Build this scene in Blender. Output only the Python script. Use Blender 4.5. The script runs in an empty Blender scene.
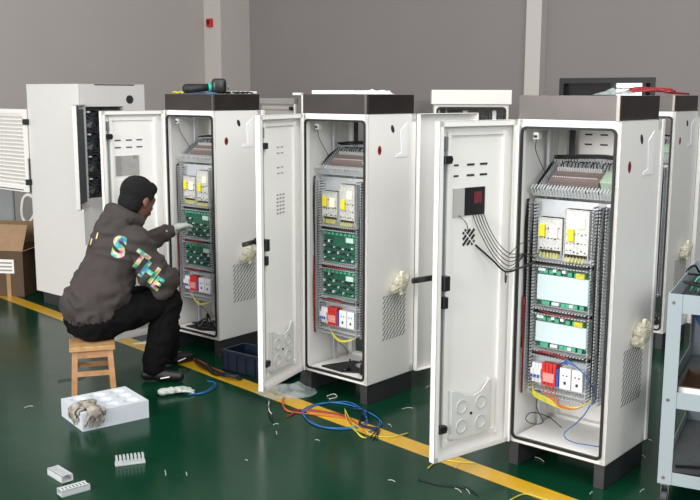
import bpy, bmesh, math, random
from math import sin, cos, pi, radians as R
from mathutils import Vector as V, Matrix, noise
from mathutils.bvhtree import BVHTree
random.seed(7)
SC = bpy.context.scene
COL = SC.collection

# ---------------------------------------------------------------- camera, world, lights
CAMZ = 1.87
cam_d = bpy.data.cameras.new('camera'); cam = bpy.data.objects.new('camera', cam_d); COL.objects.link(cam)
cam_d.sensor_width = 36; cam_d.lens = 935.2 / 700 * 36; cam_d.clip_end = 100
cam.matrix_world = Matrix.Translation((0, 0, CAMZ)) @ Matrix.Rotation(pi/2 - 0.1653, 4, 'X') @ Matrix.Rotation(0.0029, 4, 'Z')
SC.camera = cam
w = bpy.data.worlds.new('world'); SC.world = w; w.use_nodes = True
w.node_tree.nodes['Background'].inputs[0].default_value = (0.93, 0.96, 1.0, 1)
w.node_tree.nodes['Background'].inputs[1].default_value = 0.33

def area(name, loc, target, sx, sy, power, color=(1, 1, 1)):
    l = bpy.data.lights.new(name, 'AREA'); l.shape = 'RECTANGLE'; l.size = sx; l.size_y = sy; l.energy = power; l.color = color
    o = bpy.data.objects.new(name, l); COL.objects.link(o); o.location = loc
    o.rotation_euler = (V(target) - V(loc)).to_track_quat('-Z', 'Y').to_euler()
    return o
area('window_light', (-6.5, -1.5, 3.2), (0.2, 5.5, 0.9), 6.0, 3.0, 420, (1.0, 0.985, 0.96))
area('front_window_light', (2.5, -3.0, 3.6), (0.6, 5.5, 0.6), 3.0, 2.0, 90, (0.97, 0.99, 1.0))
area('overhead_softbox', (0.5, 3.6, 4.4), (0.3, 5.0, 0.0), 4.5, 3.0, 75, (1.0, 0.99, 0.97))  # unseen softbox added overhead as low fill, no roof lamp modelled
SC.view_settings.view_transform = 'Standard'; SC.view_settings.look = 'None'
SC.view_settings.gamma = 1; SC.view_settings.use_curve_mapping = False
SC.view_settings.exposure = 1.13

# ---------------------------------------------------------------- materials
def lin(h):
    h = h.lstrip('#'); c = [int(h[i:i+2], 16)/255 for i in (0, 2, 4)]
    return tuple((x/12.92 if x <= .04045 else ((x+.055)/1.055)**2.4) for x in c) + (1,)
MATS = {}
def mat(name, col, rough=.5, metal=0., var=.06, vs=8., bump=0., bs=40., spec=.5, alpha=None, trans=0., emit=0., coat=0.):
    if name in MATS: return MATS[name]
    m = bpy.data.materials.new(name); m.use_nodes = True; nt = m.node_tree; b = nt.nodes['Principled BSDF']
    c = lin(col)
    tc = nt.nodes.new('ShaderNodeTexCoord')
    if var > 0:
        n = nt.nodes.new('ShaderNodeTexNoise'); n.inputs['Scale'].default_value = vs; n.inputs['Detail'].default_value = 4
        nt.links.new(tc.outputs['Object'], n.inputs['Vector'])
        r = nt.nodes.new('ShaderNodeValToRGB')
        r.color_ramp.elements[0].position = .3; r.color_ramp.elements[1].position = .7
        r.color_ramp.elements[0].color = tuple(x*(1-var) for x in c[:3]) + (1,)
        r.color_ramp.elements[1].color = tuple(min(1, x*(1+var)) for x in c[:3]) + (1,)
        nt.links.new(n.outputs['Fac'], r.inputs[0]); nt.links.new(r.outputs[0], b.inputs['Base Color'])
    else: b.inputs['Base Color'].default_value = c
    if bump > 0:
        n2 = nt.nodes.new('ShaderNodeTexNoise'); n2.inputs['Scale'].default_value = bs; n2.inputs['Detail'].default_value = 5
        nt.links.new(tc.outputs['Object'], n2.inputs['Vector'])
        bp = nt.nodes.new('ShaderNodeBump'); bp.inputs['Strength'].default_value = bump; bp.inputs['Distance'].default_value = .01
        nt.links.new(n2.outputs['Fac'], bp.inputs['Height']); nt.links.new(bp.outputs[0], b.inputs['Normal'])
    b.inputs['Roughness'].default_value = rough; b.inputs['Metallic'].default_value = metal
    b.inputs['Specular IOR Level'].default_value = spec
    if coat: b.inputs['Coat Weight'].default_value = coat; b.inputs['Coat Roughness'].default_value = .05
    if alpha is not None: b.inputs['Alpha'].default_value = alpha
    if trans: b.inputs['Transmission Weight'].default_value = trans
    if emit: b.inputs['Emission Color'].default_value = c; b.inputs['Emission Strength'].default_value = emit
    MATS[name] = m; return m

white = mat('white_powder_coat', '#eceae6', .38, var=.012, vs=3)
offwhite = mat('inner_white_steel', '#dddcd8', .45, var=.02, vs=3)
black = mat('black_rubber', '#141415', .6, var=.1)
blackp = mat('black_plastic', '#17181a', .35, var=.05)
steel = mat('brushed_dark_steel', '#5a5654', .42, 1., var=.10, vs=5)
steel_edge = mat('bright_steel_edge', '#857f7b', .4, 1., var=.04)
zinc = mat('zinc_plate', '#c9ccd0', .38, .35, var=.06, vs=12)
dgrey = mat('dark_grey_painted_steel', '#2f2f32', .45, var=.1, vs=10)  # dark grey, deepened further to hold the shade under the cabinets
ductm = mat('grey_cable_duct_plastic', '#bcbfc0', .5, var=.04)
slotm = mat('dark_slot', '#26272a', .7, var=.05)
pcb = mat('green_circuit_board', '#1a5a45', .4, var=.5, vs=90)
conn = mat('green_connector', '#479a79', .45, var=.12, vs=30)
cover = mat('pale_blue_board_cover', '#c6d6d8', .22, var=.04, vs=6)
yellow = mat('yellow_tape', '#e0cf1d', .5, var=.05)
cream = mat('cream_plastic', '#e9e6cf', .5, var=.08, vs=30)
redp = mat('red_plastic', '#c32b28', .4, var=.1, vs=30)
brk = mat('white_breaker_plastic', '#dcdedf', .4, var=.03)
bluep = mat('blue_plastic', '#2b4fa0', .4, var=.08)
terminal = mat('pinkish_terminal_block', '#8c7b76', .5, var=.35, vs=70)
psum = mat('perforated_psu_metal', '#c8c8c4', .4, .3, var=.22, vs=140)
chip = mat('chip_grey', '#30343a', .4, var=.2)
wood = mat('orange_pine', '#ad8058', .5, var=.22, vs=14)
wood2 = mat('worn_pine_seat', '#b08a5c', .5, var=.25, vs=18)
foam = mat('white_foam', '#c0c5cb', .65, var=.02, vs=30, bump=.1, bs=120)
card = mat('shaded_brown_cardboard', '#54402f', .8, var=.08, vs=12)  # brown darkened to carry the shade on the box front
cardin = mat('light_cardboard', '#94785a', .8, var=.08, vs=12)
paper = mat('white_paper', '#e6e6e2', .7, var=.02)
jacketm = mat('grey_brown_work_cloth', '#3a3331', .9, var=.09, vs=9, bump=.5, bs=16)
trousm = mat('black_trouser_cloth', '#050506', .95, var=.15, vs=10, spec=.2, bump=.4, bs=14)
shoem = mat('black_shoe_leather', '#0e0e10', .45, var=.1)
skinm = mat('brown_skin', '#6b4638', .55, var=.06, vs=20)
hairm = mat('short_black_hair', '#060505', .95, var=.3, vs=150, bump=.7, bs=220)
glovem = mat('white_knit_glove', '#b9bfb5', .95, var=.12, vs=60, bump=.6, bs=160)
dirtyglove = mat('soiled_knit_glove', '#8f887d', .95, var=.55, vs=30, bump=.6, bs=120)
yellowline = mat('yellow_floor_paint', '#c79a1e', .28, var=.1, vs=6, coat=.3)
cartm = mat('pale_grey_cart_steel', '#98a3a8', .4, var=.03)
wfilm = mat('yellowed_bubble_film', '#ddd8c2', .2, var=.12, vs=25, alpha=.5, bump=.4, bs=60)
clearfilm = mat('clear_plastic_film', '#b9c4c2', .12, var=.1, vs=15, alpha=.24, bump=.5, bs=30)
whitefilm = mat('white_thin_plastic', '#e8e9ea', .3, var=.04, alpha=.85, bump=.4, bs=40)
glassdark = mat('dark_window_glass', '#1b1e20', .08, var=.05)
daylight = mat('daylit_pane', '#dfe6ea', .3, var=.02, emit=.9)
blackw = mat('black_wire_sheath', '#101012', .45, var=.05)
bluew = mat('blue_wire_sheath', '#1f5f9c', .4, var=.05)
redw = mat('red_wire_sheath', '#8d2226', .4, var=.05)
orangew = mat('orange_wire_sheath', '#b8562a', .4, var=.05)
yelloww = mat('yellow_green_wire_sheath', '#c4bc3c', .4, var=.2, vs=60)
whitew = mat('white_wire_sheath', '#c9c8c0', .4, var=.05)
tealw = mat('teal_plastic', '#1aa38f', .4, var=.05)
navy = mat('shadow_navy_plastic', '#0b1828', .4, var=.15)  # dark blue, deepened in the colour for the shadow over the crate
greychair = mat('grey_chair_mesh', '#8d8f90', .8, var=.08)
creamcap = mat('cream_white_steel', '#d9d6d0', .4, var=.02)
greysteel = mat('grey_steel_sheet', '#8e8a86', .5, var=.04)

def floor_mat():
    m = bpy.data.materials.new('green_epoxy_floor'); m.use_nodes = True; nt = m.node_tree; b = nt.nodes['Principled BSDF']
    tc = nt.nodes.new('ShaderNodeTexCoord')
    n = nt.nodes.new('ShaderNodeTexNoise'); n.inputs['Scale'].default_value = .9; n.inputs['Detail'].default_value = 6; n.inputs['Roughness'].default_value = .6
    nt.links.new(tc.outputs['Object'], n.inputs['Vector'])
    r = nt.nodes.new('ShaderNodeValToRGB'); r.color_ramp.elements[0].position = .3; r.color_ramp.elements[1].position = .75
    r.color_ramp.elements[0].color = lin('#042a1a'); r.color_ramp.elements[1].color = lin('#063723')
    nt.links.new(n.outputs['Fac'], r.inputs[0])
    # pale scuffs and specks
    v = nt.nodes.new('ShaderNodeTexVoronoi'); v.inputs['Scale'].default_value = 7
    nt.links.new(tc.outputs['Object'], v.inputs['Vector'])
    lt = nt.nodes.new('ShaderNodeMath'); lt.operation = 'LESS_THAN'; lt.inputs[1].default_value = .022
    nt.links.new(v.outputs['Distance'], lt.inputs[0])
    mx = nt.nodes.new('ShaderNodeMix'); mx.data_type = 'RGBA'
    nt.links.new(lt.outputs[0], mx.inputs[0]); nt.links.new(r.outputs[0], mx.inputs[6]); mx.inputs[7].default_value = lin('#4e7060')
    nt.links.new(mx.outputs[2], b.inputs['Base Color'])
    n3 = nt.nodes.new('ShaderNodeTexNoise'); n3.inputs['Scale'].default_value = 3; nt.links.new(tc.outputs['Object'], n3.inputs['Vector'])
    mr = nt.nodes.new('ShaderNodeMapRange'); mr.inputs[3].default_value = .13; mr.inputs[4].default_value = .26
    nt.links.new(n3.outputs['Fac'], mr.inputs[0]); nt.links.new(mr.outputs[0], b.inputs['Roughness'])
    bp = nt.nodes.new('ShaderNodeBump'); bp.inputs['Strength'].default_value = .06; bp.inputs['Distance'].default_value = .02
    n4 = nt.nodes.new('ShaderNodeTexNoise'); n4.inputs['Scale'].default_value = 5; nt.links.new(tc.outputs['Object'], n4.inputs['Vector'])
    nt.links.new(n4.outputs['Fac'], bp.inputs['Height']); nt.links.new(bp.outputs[0], b.inputs['Normal'])
    b.inputs['Specular IOR Level'].default_value = .2
    return m
def letter_mat():
    m = bpy.data.materials.new('iridescent_print'); m.use_nodes = True; nt = m.node_tree; b = nt.nodes['Principled BSDF']
    tc = nt.nodes.new('ShaderNodeTexCoord'); n = nt.nodes.new('ShaderNodeTexNoise'); n.inputs['Scale'].default_value = 16; n.inputs['Detail'].default_value = 1
    nt.links.new(tc.outputs['Object'], n.inputs['Vector'])
    r = nt.nodes.new('ShaderNodeValToRGB'); e = r.color_ramp.elements
    cs = ['#b0527a', '#c795a6', '#c9c27c', '#4fae8a', '#3f98a6', '#54498f']
    e[0].position = .3; e[0].color = lin(cs[0]); e[1].position = .7; e[1].color = lin(cs[5])
    for i in range(1, 5): k = e.new(.3 + .08*i); k.color = lin(cs[i])
    nt.links.new(n.outputs['Fac'], r.inputs[0]); nt.links.new(r.outputs[0], b.inputs['Base Color']); b.inputs['Roughness'].default_value = .35
    return m

# ---------------------------------------------------------------- mesh helpers
class MB:
    def __init__(s): s.bm = bmesh.new()
    def box(s, x0, x1, y0, y1, z0, z1, M=None, bev=0.):
        r = bmesh.ops.create_cube(s.bm, size=1)
        vs = r['verts']
        for v in vs:
            v.co = V(((x0+x1)/2 + v.co.x*(x1-x0), (y0+y1)/2 + v.co.y*(y1-y0), (z0+z1)/2 + v.co.z*(z1-z0)))
        if bev > 0:
            es = list({e for v in vs for e in v.link_edges})
            g = bmesh.ops.bevel(s.bm, geom=es, offset=bev, segments=2, affect='EDGES', profile=.5)
            vs = list({v for f in g['faces'] for v in f.verts} | {v for v in vs if v.is_valid})
        if M is not None: bmesh.ops.transform(s.bm, matrix=M, verts=vs)
        return s
    def cyl(s, p0, p1, r0, r1=None, n=16):
        p0, p1 = V(p0), V(p1); r1 = r0 if r1 is None else r1; d = p1-p0
        M = Matrix.Translation((p0+p1)/2) @ d.to_track_quat('Z', 'Y').to_matrix().to_4x4()
        bmesh.ops.create_cone(s.bm, cap_ends=True, segments=n, radius1=r0, radius2=r1, depth=d.length, matrix=M); return s
    def sph(s, c, r, sc=(1, 1, 1), M=None, n=16):
        T = Matrix.Translation(c) @ (M or Matrix.Identity(4)) @ Matrix.Diagonal((sc[0]*r, sc[1]*r, sc[2]*r, 1))
        bmesh.ops.create_uvsphere(s.bm, u_segments=n, v_segments=max(6, n//2), radius=1, matrix=T); return s
    def caps(s, p0, r0, p1, r1, n=14):
        s.sph(p0, r0, n=n); s.sph(p1, r1, n=n)
        if (V(p1)-V(p0)).length > 1e-4: s.cyl(p0, p1, r0, r1, n)
        return s
    def tube(s, pts, r, n=8, smooth=5, closed=False):
        P = spline(pts, smooth, closed); N = len(P); rings = []
        up = V((0, 0, 1))
        for i, p in enumerate(P):
            t = (P[(i+1) % N] - P[i-1]) if closed else (P[min(i+1, N-1)] - P[max(i-1, 0)])
            t.normalize()
            a = up.cross(t)
            if a.length < .1: a = V((1, 0, 0)).cross(t)
            a.normalize(); b = t.cross(a)
            rings.append([s.bm.verts.new(p + a*cos(2*pi*k/n)*r + b*sin(2*pi*k/n)*r) for k in range(n)])
        for i in range(N if closed else N-1):
            q = rings[(i+1) % N]
            for k in range(n): s.bm.faces.new((rings[i][k], rings[i][(k+1) % n], q[(k+1) % n], q[k]))
        if not closed: s.bm.faces.new(rings[0][::-1]); s.bm.faces.new(rings[-1])
        return s
    def ring(s, o, i, y0, y1):   # o, i: same-length loops of (x, z); solid ring between, y0..y1
        n = len(o)
        A = [[s.bm.verts.new((p[0], y, p[1])) for p in L] for y in (y0, y1) for L in (o, i)]
        for k in range(n):
            j = (k+1) % n
            for a, b in ((0, 1), (3, 2), (2, 0), (1, 3)):
                s.bm.faces.new((A[a][k], A[a][j], A[b][j], A[b][k]))
        return s
    def prism(s, pts, axis, a, b):   # pts 2-D loop extruded along an axis
        def p3(p, t): return {'x': (t, p[0], p[1]), 'y': (p[0], t, p[1]), 'z': (p[0], p[1], t)}[axis]
        A = [s.bm.verts.new(p3(p, a)) for p in pts]; B = [s.bm.verts.new(p3(p, b)) for p in pts]
        s.bm.faces.new(A); s.bm.faces.new(B[::-1])
        for k in range(len(pts)): j = (k+1) % len(pts); s.bm.faces.new((A[k], B[k], B[j], A[j]))
        return s
    def build(s, name, m, parent=None, loc=None, rot=None, smooth=False):
        bmesh.ops.recalc_face_normals(s.bm, faces=s.bm.faces)
        me = bpy.data.meshes.new(name); s.bm.to_mesh(me); s.bm.free()
        return link(name, me, m, parent, loc, rot, smooth)
def split(mb, name, m, parent):
    """each loose piece becomes an object of its own"""
    bm = mb.bm; bmesh.ops.recalc_face_normals(bm, faces=bm.faces); bm.verts.index_update()
    seen = set(); out = []
    for v0 in list(bm.verts):
        if v0.index in seen: continue
        st = [v0]; isl = []; seen.add(v0.index)
        while st:
            v = st.pop(); isl.append(v)
            for e in v.link_edges:
                o_ = e.other_vert(v)
                if o_.index not in seen: seen.add(o_.index); st.append(o_)
        ix = {v.index: k for k, v in enumerate(isl)}
        fs = {f for v in isl for f in v.link_faces}
        c = sum((v.co for v in isl), V((0, 0, 0)))/len(isl)
        me = bpy.data.meshes.new(name); me.from_pydata([v.co - c for v in isl], [], [[ix[v.index] for v in f.verts] for f in fs]); me.update()
        out.append(link(name, me, m, parent, c))
    bm.free(); return out
def link(name, me, m, parent=None, loc=None, rot=None, smooth=False):
    me.materials.clear(); me.materials.append(m)
    if smooth: me.polygons.foreach_set('use_smooth', [True]*len(me.polygons))
    o = bpy.data.objects.new(name, me); COL.objects.link(o)
    if parent: o.parent = parent
    if loc is not None: o.location = loc
    if rot is not None: o.rotation_euler = rot
    return o
def spline(pts, k=5, closed=False):
    P = [V(p) for p in pts]; n = len(P)
    if k <= 1 or n < 3: return P
    out = []
    for i in range(n if closed else n-1):
        if closed: a, b, c, d = P[i-1], P[i], P[(i+1) % n], P[(i+2) % n]
        else: a, b, c, d = P[max(i-1, 0)], P[i], P[i+1], P[min(i+2, n-1)]
        for j in range(k):
            t = j/k; out.append(.5*((2*b) + (c-a)*t + (2*a-5*b+4*c-d)*t*t + (-a+3*b-3*c+d)*t**3))
    if not closed: out.append(P[-1])
    return out
def rrect(x0, x1, z0, z1, r, k=6):
    out = []
    for cx, cz, a in ((x1-r, z1-r, 0), (x0+r, z1-r, 90), (x0+r, z0+r, 180), (x1-r, z0+r, 270)):
        for j in range(k+1): t = R(a + 90*j/k); out.append((cx + r*cos(t), cz + r*sin(t)))
    return out
def thing(name, label, cat, loc=(0, 0, 0), rz=0., group=None):
    o = bpy.data.objects.new(name, None); COL.objects.link(o); o.location = loc; o.rotation_euler = (0, 0, rz)
    o.empty_display_size = .1
    return tag(o, label, cat, group)
def tag(o, label=None, cat=None, group=None, kind=None):
    if label: o['label'] = label
    if cat: o['category'] = cat
    if group: o['group'] = group
    if kind: o['kind'] = kind
    return o
def remesh(mb, voxel, smooth=4, disp=0., dscale=6., wr=None, off=V((0, 0, 0))):
    me = bpy.data.meshes.new('tmp'); bmesh.ops.recalc_face_normals(mb.bm, faces=mb.bm.faces); mb.bm.to_mesh(me); mb.bm.free()
    o = bpy.data.objects.new('tmp', me); COL.objects.link(o)
    r = o.modifiers.new('r', 'REMESH'); r.mode = 'VOXEL'; r.voxel_size = voxel; r.use_smooth_shade = True
    if smooth:
        sm = o.modifiers.new('s', 'SMOOTH'); sm.iterations = smooth; sm.factor = .6
    dg = bpy.context.evaluated_depsgraph_get(); dg.update()
    out = bpy.data.meshes.new_from_object(o.evaluated_get(dg)); bpy.data.objects.remove(o); bpy.data.meshes.remove(me)
    if disp or wr:
        ns = [v.normal.copy() for v in out.vertices]
        for v, nn in zip(out.vertices, ns):
            d = 0
            if disp:
                p = v.co*dscale; q = V((p.x + 1.5*noise.noise(p*.6), p.y, p.z*1.6))
                d += disp*(1 - 2.2*abs(noise.noise(q)))
            if wr: d += wr(v.co)
            v.co += nn*d
    if off.length:
        for v in out.vertices: v.co -= off
    return out

# ---------------------------------------------------------------- room (frame turned with the cabinets)
RA = R(-40.5); EX = V((cos(RA), sin(RA), 0)); EY = V((-sin(RA), cos(RA), 0))
def struct(mb, name, m): return tag(mb.build(name, m, None, (0, 0, 0), (0, 0, RA)), kind='structure')
MB().box(-16, 6, -6, 10, -.1, 0).build('floor', floor_mat(), None, (0, 0, 0), (0, 0, RA))['kind'] = 'structure'
wall_l = mat('left_wall_paint', '#b2aba5', .8, var=.015, vs=1.5)
wall_b = mat('back_wall_grey', '#827c7a', .8, var=.015, vs=1.5)  # darker grey than the left wall
colm = mat('column_paint', '#bdb6b0', .8, var=.01)
struct(MB().box(-10.02, -9.82, -6, 9.2, 0, 4.6), 'wall_left', wall_l)
wb = MB()
wb.box(-9.82, -4.80, 9.0, 9.2, 0, 4.6).box(-3.765, 4, 9.0, 9.2, 0, 4.6).box(-4.80, -3.765, 9.0, 9.2, 0, .9).box(-4.80, -3.765, 9.0, 9.2, 2.04, 4.6)
struct(wb, 'wall_back', wall_b)
struct(MB().box(3.0, 3.2, 2.5, 9.0, 0, 4.6), 'wall_right_shade', mat('shade_wall_grey', '#6d6b6a', .8, var=.01))  # out-of-view wall, added in dark grey to shade and darken reflections
struct(MB().box(-9.82, -9.49, 8.48, 9.0, 0, 4.6), 'trim_1', colm)
struct(MB().box(-5.156, -4.976, 8.88, 9.0, 0, 4.6), 'trim_2', colm)
wf = MB().ring(rrect(-4.80, -3.765, .9, 2.04, .005, 1), rrect(-4.75, -3.81, .95, 1.985, .004, 1), 8.99, 9.12)
wf.box(-4.23, -4.19, 9.0, 9.1, .95, 1.985).box(-3.90, -3.86, 9.0, 9.1, .95, 1.985)
win = struct(wf, 'window_1', mat('dark_window_frame', '#2a2b2d', .5, var=.05))
p = MB().box(-4.75, -4.23, 9.05, 9.06, .95, 1.985).build('pane', glassdark, win)
MB().box(-3.86, -3.81, 9.05, 9.06, .95, 1.985).build('pane', glassdark, win)
p = MB().box(-4.19, -3.90, 9.05, 9.06, .95, 1.985).build('pane', daylight, win)
MB().box(-4.19, -3.90, 9.04, 9.05, 1.93, 1.942).build('glazing_bar', MATS['dark_window_frame'], win)
# yellow line painted on the floor
a, b = V((-2.79, 8.09, 0)), V((.985, 4.1215, 0)); d = (b-a).normalized(); nn = V((-d.y, d.x, 0))
def line_quad(o0, o1, L0, L1):
    mb = MB(); pts = [a + d*L0 + nn*o0, a + d*L1 + nn*o0, a + d*L1 + nn*o1, a + d*L0 + nn*o1]
    return mb.prism([(q.x, q.y) for q in pts], 'z', .0, .0015)
tag(line_quad(-.062, .062, -4, 7.5).build('trim_3', yellowline), kind='structure')
# fire alarm call point on the corner column
t = thing('fire_call_point', 'small red fire alarm call point on the pale column face', 'fire alarm', EX*(-9.68) + EY*8.48 + V((0, 0, 2.72)), RA)
MB().box(-.045, .045, -.05, 0, .02, .13, bev=.008).build('housing', redp, t)
MB().box(-.03, .03, -.056, -.05, .05, .11).build('glass_pane', mat('dark_red', '#5a1715', .3), t)

# ---------------------------------------------------------------- control cabinet
W, D, ZB, ZT, ZC = .53, .453, .124, 1.753, 1.869
PY = .135     # front of the mounting plate

def comb_v(mb, x0, x1, z0, z1, y0, y1, pitch=.0165):
    mb.box(x0, x1, y1-.002, y1, z0, z1)
    z = z0
    while z < z1 - .008:
        for x in (x0, x1-.002): mb.box(x, x+.002, y0, y1, z, z+pitch*.55)
        mb.box(x0-.0, x0+.005, y0, y0+.002, z, z+pitch*.55); mb.box(x1-.005, x1, y0, y0+.002, z, z+pitch*.55)
        z += pitch
    return mb
def comb_h(mb, x0, x1, z0, z1, y0, y1, pitch=.0165):
    mb.box(x0, x1, y1-.002, y1, z0, z1)
    x = x0
    while x < x1 - .008:
        for z in (z0, z1-.002): mb.box(x, x+pitch*.55, y0, y1, z, z+.002)
        mb.box(x, x+pitch*.55, y0, y0+.002, z0, z0+.006); mb.box(x, x+pitch*.55, y0, y0+.002, z1-.006, z1)
        x += pitch
    return mb
def wires(mb, pts, n, spread, r, rnd, smooth=4):
    for _ in range(n):
        o = V([rnd.uniform(-spread, spread) for _ in range(3)])
        mb.tube([V(p) + o + V([rnd.uniform(-spread, spread)*.6 for _ in range(3)]) for p in pts], r, 5, smooth)
    return mb

def front_door(cab, ang, extra):
    dw = .512
    d = MB()
    d.box(.002, dw, -.022, -.019, ZB+.002, ZT-.002)
    t = .004
    d.box(.002, .002+t, -.022, .02, ZB+.002, ZT-.002).box(dw-t, dw, -.022, .012, ZB+.002, ZT-.002)
    d.box(.002, dw, -.022, .012, ZB+.002, ZB+.006).box(.002, dw, -.022, .012, ZT-.006, ZT-.002)
    d.box(.002, .03, .010, .012, ZB+.002, ZT-.002).box(dw-.026, dw, .010, .012, ZB+.002, ZT-.002)
    d.box(.002, dw, .010, .012, ZB+.002, ZB+.028).box(.002, dw, .010, .012, ZT-.028, ZT-.002)
    dr = d.build('front_door', white, cab, (-W, -.012, 0), (0, 0, math.atan2(-sin(ang), -cos(ang))))
    f = MB()
    for x0, x1 in ((.058, .078), (.425, .445)): f.box(x0, x1, -.019, -.004, ZB+.06, ZT-.05)
    f.box(.078, .425, -.019, -.010, ZB+.06, ZB+.085).box(.078, .425, -.019, -.010, ZT-.07, ZT-.05)
    f.build('stiffening_frame', white, dr)
    MB().cyl((.458, -.006, .30), (.458, -.006, 1.66), .0045).box(.450, .466, -.016, .003, 1.62, 1.68).build('lock_rod', mat('rod_steel', '#8d9896', .4, .5), dr)
    for z in (1.575, .285): MB().box(.436, .482, -.012, .02, z-.018, z+.018, bev=.003).box(.43, .445, .0, .016, z-.008, z+.008).build('rod_guide', blackp, dr)
    MB().box(.442, .478, -.016, .028, .965, 1.035, bev=.004).box(.446, .474, -.016, .022, .88, .935, bev=.004).build('lock_case', blackp, dr)
    if extra != 'panel': MB().cyl((.46, -.022, 1.02), (.46, -.055, 1.02), .018).box(.445, .605, -.066, -.048, 1.005, 1.032, bev=.006).sph((.455, -.057, 1.018), .022).build('swing_handle', blackp, dr)
    h = MB()
    for z in (.42, .95, 1.48): h.cyl((-.004, -.004, z-.035), (-.004, -.004, z+.035), .008, n=10)
    split(h, 'hinge', offwhite, dr)
    if extra != 'small':
        s = MB()
        for i, x in enumerate((.375, .285, .20)):
            for z in (1.545, 1.495):
                if x == .375 and extra == 'hole' : s.box(x-.012, x+.018, -.019, -.0172, z-.004, z+.004)
                else: s.box(x-.024, x+.024, -.019, -.0172, z-.005, z+.005)
        split(s, 'vent_slot', slotm if extra == 'hole' else mat('grey_slot', '#56575a', .7), dr)
    # moulded document pocket with round windows
    pts = [(.395, .215), (.395, .462), (.36, .455), (.31, .425), (.25, .415), (.20, .43), (.155, .475), (.135, .478), (.135, .225)]
    pk = MB().prism(pts, 'y', -.0, .008)
    pk.box(.39, .398, -.019, .008, .215, .462).box(.132, .14, -.019, .008, .225, .478).box(.132, .398, -.019, .008, .213, .222)
    pocket = pk.build('document_pocket', mat('pocket_plastic', '#d5d6d2', .35, var=.01), dr)
    for x in (.335, .205):
        for z in (.375, .275):
            r = MB(); o = [(x+.034*cos(2*pi*k/24), z+.034*sin(2*pi*k/24)) for k in range(24)]; i = [(x+.030*cos(2*pi*k/24), z+.030*sin(2*pi*k/24)) for k in range(24)]
            r.ring(o, i, .008, .012); r.build('round_rim', mat('pocket_rim', '#c3c4c0', .35, var=.01), pocket)
    MB().cyl((.27, .008, .33), (.27, .012, .33), .007).build('pocket_screw', blackp, pocket)
    if extra == 'hole':
        wd = MB().box(.188, .325, -.0188, -.016, 1.305, 1.437).build('display_opening', mat('display_black', '#151417', .3, var=.3, vs=30), dr)
        MB().box(.21, .26, -.016, -.0145, 1.36, 1.415).build('red_component', mat('dark_maroon', '#6b2430', .4, var=.3, vs=50), wd)
        MB().box(.325, .395, -.0188, -.013, 1.305, 1.437).build('display_bracket', mat('bracket_grey', '#b4b2ae', .5, var=.02), dr)
        g = MB()
        for k in range(5):
            o = -.040 + k*.020
            h = .048 - abs(o)*.95
            M = Matrix.Translation((.288, -.018, 1.20)) @ Matrix.Rotation(R(45), 4, 'Y')
            g.box(-h-.004, -.004, -.001, .0015, o-.006, o+.006, M).box(.004, h+.004, -.001, .0015, o-.006, o+.006, M)
        split(g, 'fan_slot', slotm, dr)
        wr = MB(); rnd = random.Random(3)
        for k in range(5):
            x = .20 + k*.018
            wr.tube([(x, -.012, 1.31), (x-.01, .02, 1.24), (x-.05-.01*k, .05, 1.16-.015*k), (.08, .06, 1.11-.02*k), (-.02, .07, 1.10), (-.06, .10, 1.07)], .0022, 6)
        wr.tube([(.36, -.012, 1.31), (.33, .01, 1.27), (.31, .0, 1.22)], .002, 6)
        wr.tube([(.25, -.01, 1.16), (.16, .02, 1.08), (.09, .04, 1.02), (.02, .07, 1.035), (-.05, .10, 1.06)], .005, 6)
        wr.tube([(.09, .04, 1.02), (.092, .04, .98), (.086, .04, .965), (.082, .04, 1.0)], .003, 6)
        wr.tube([(.07, .04, 1.10), (.0, .05, 1.15), (-.06, .08, 1.16)], .0018, 6)
        wr.build('door_wires', blackw, dr, smooth=True)
    elif extra == 'panel':
        MB().box(.21, .40, -.0188, -.012, 1.30, 1.437).build('display_panel', mat('display_panel_grey', '#a3a09d', .4, var=.12, vs=9), dr)
        MB().box(.36, .395, -.012, -.009, 1.30, 1.437).box(.23, .26, -.012, -.008, 1.415, 1.437).build('panel_bracket', greysteel, dr)
    else:
        s = MB()
        for z0, n in ((1.52, 2), (1.40, 2)):
            for i in range(2):
                for j in range(n): s.box(.20+i*.045, .225+i*.045, -.019, -.0165, z0+j*.035, z0+j*.035+.006)
        for i in range(3):
            for j in range(6): s.box(.19+i*.035, .21+i*.035, -.019, -.0165, 1.16+j*.022, 1.168+j*.022)
        s.build('vent_slots', mat('shallow_slot', '#8b8885', .7), dr)
    return dr

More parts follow.
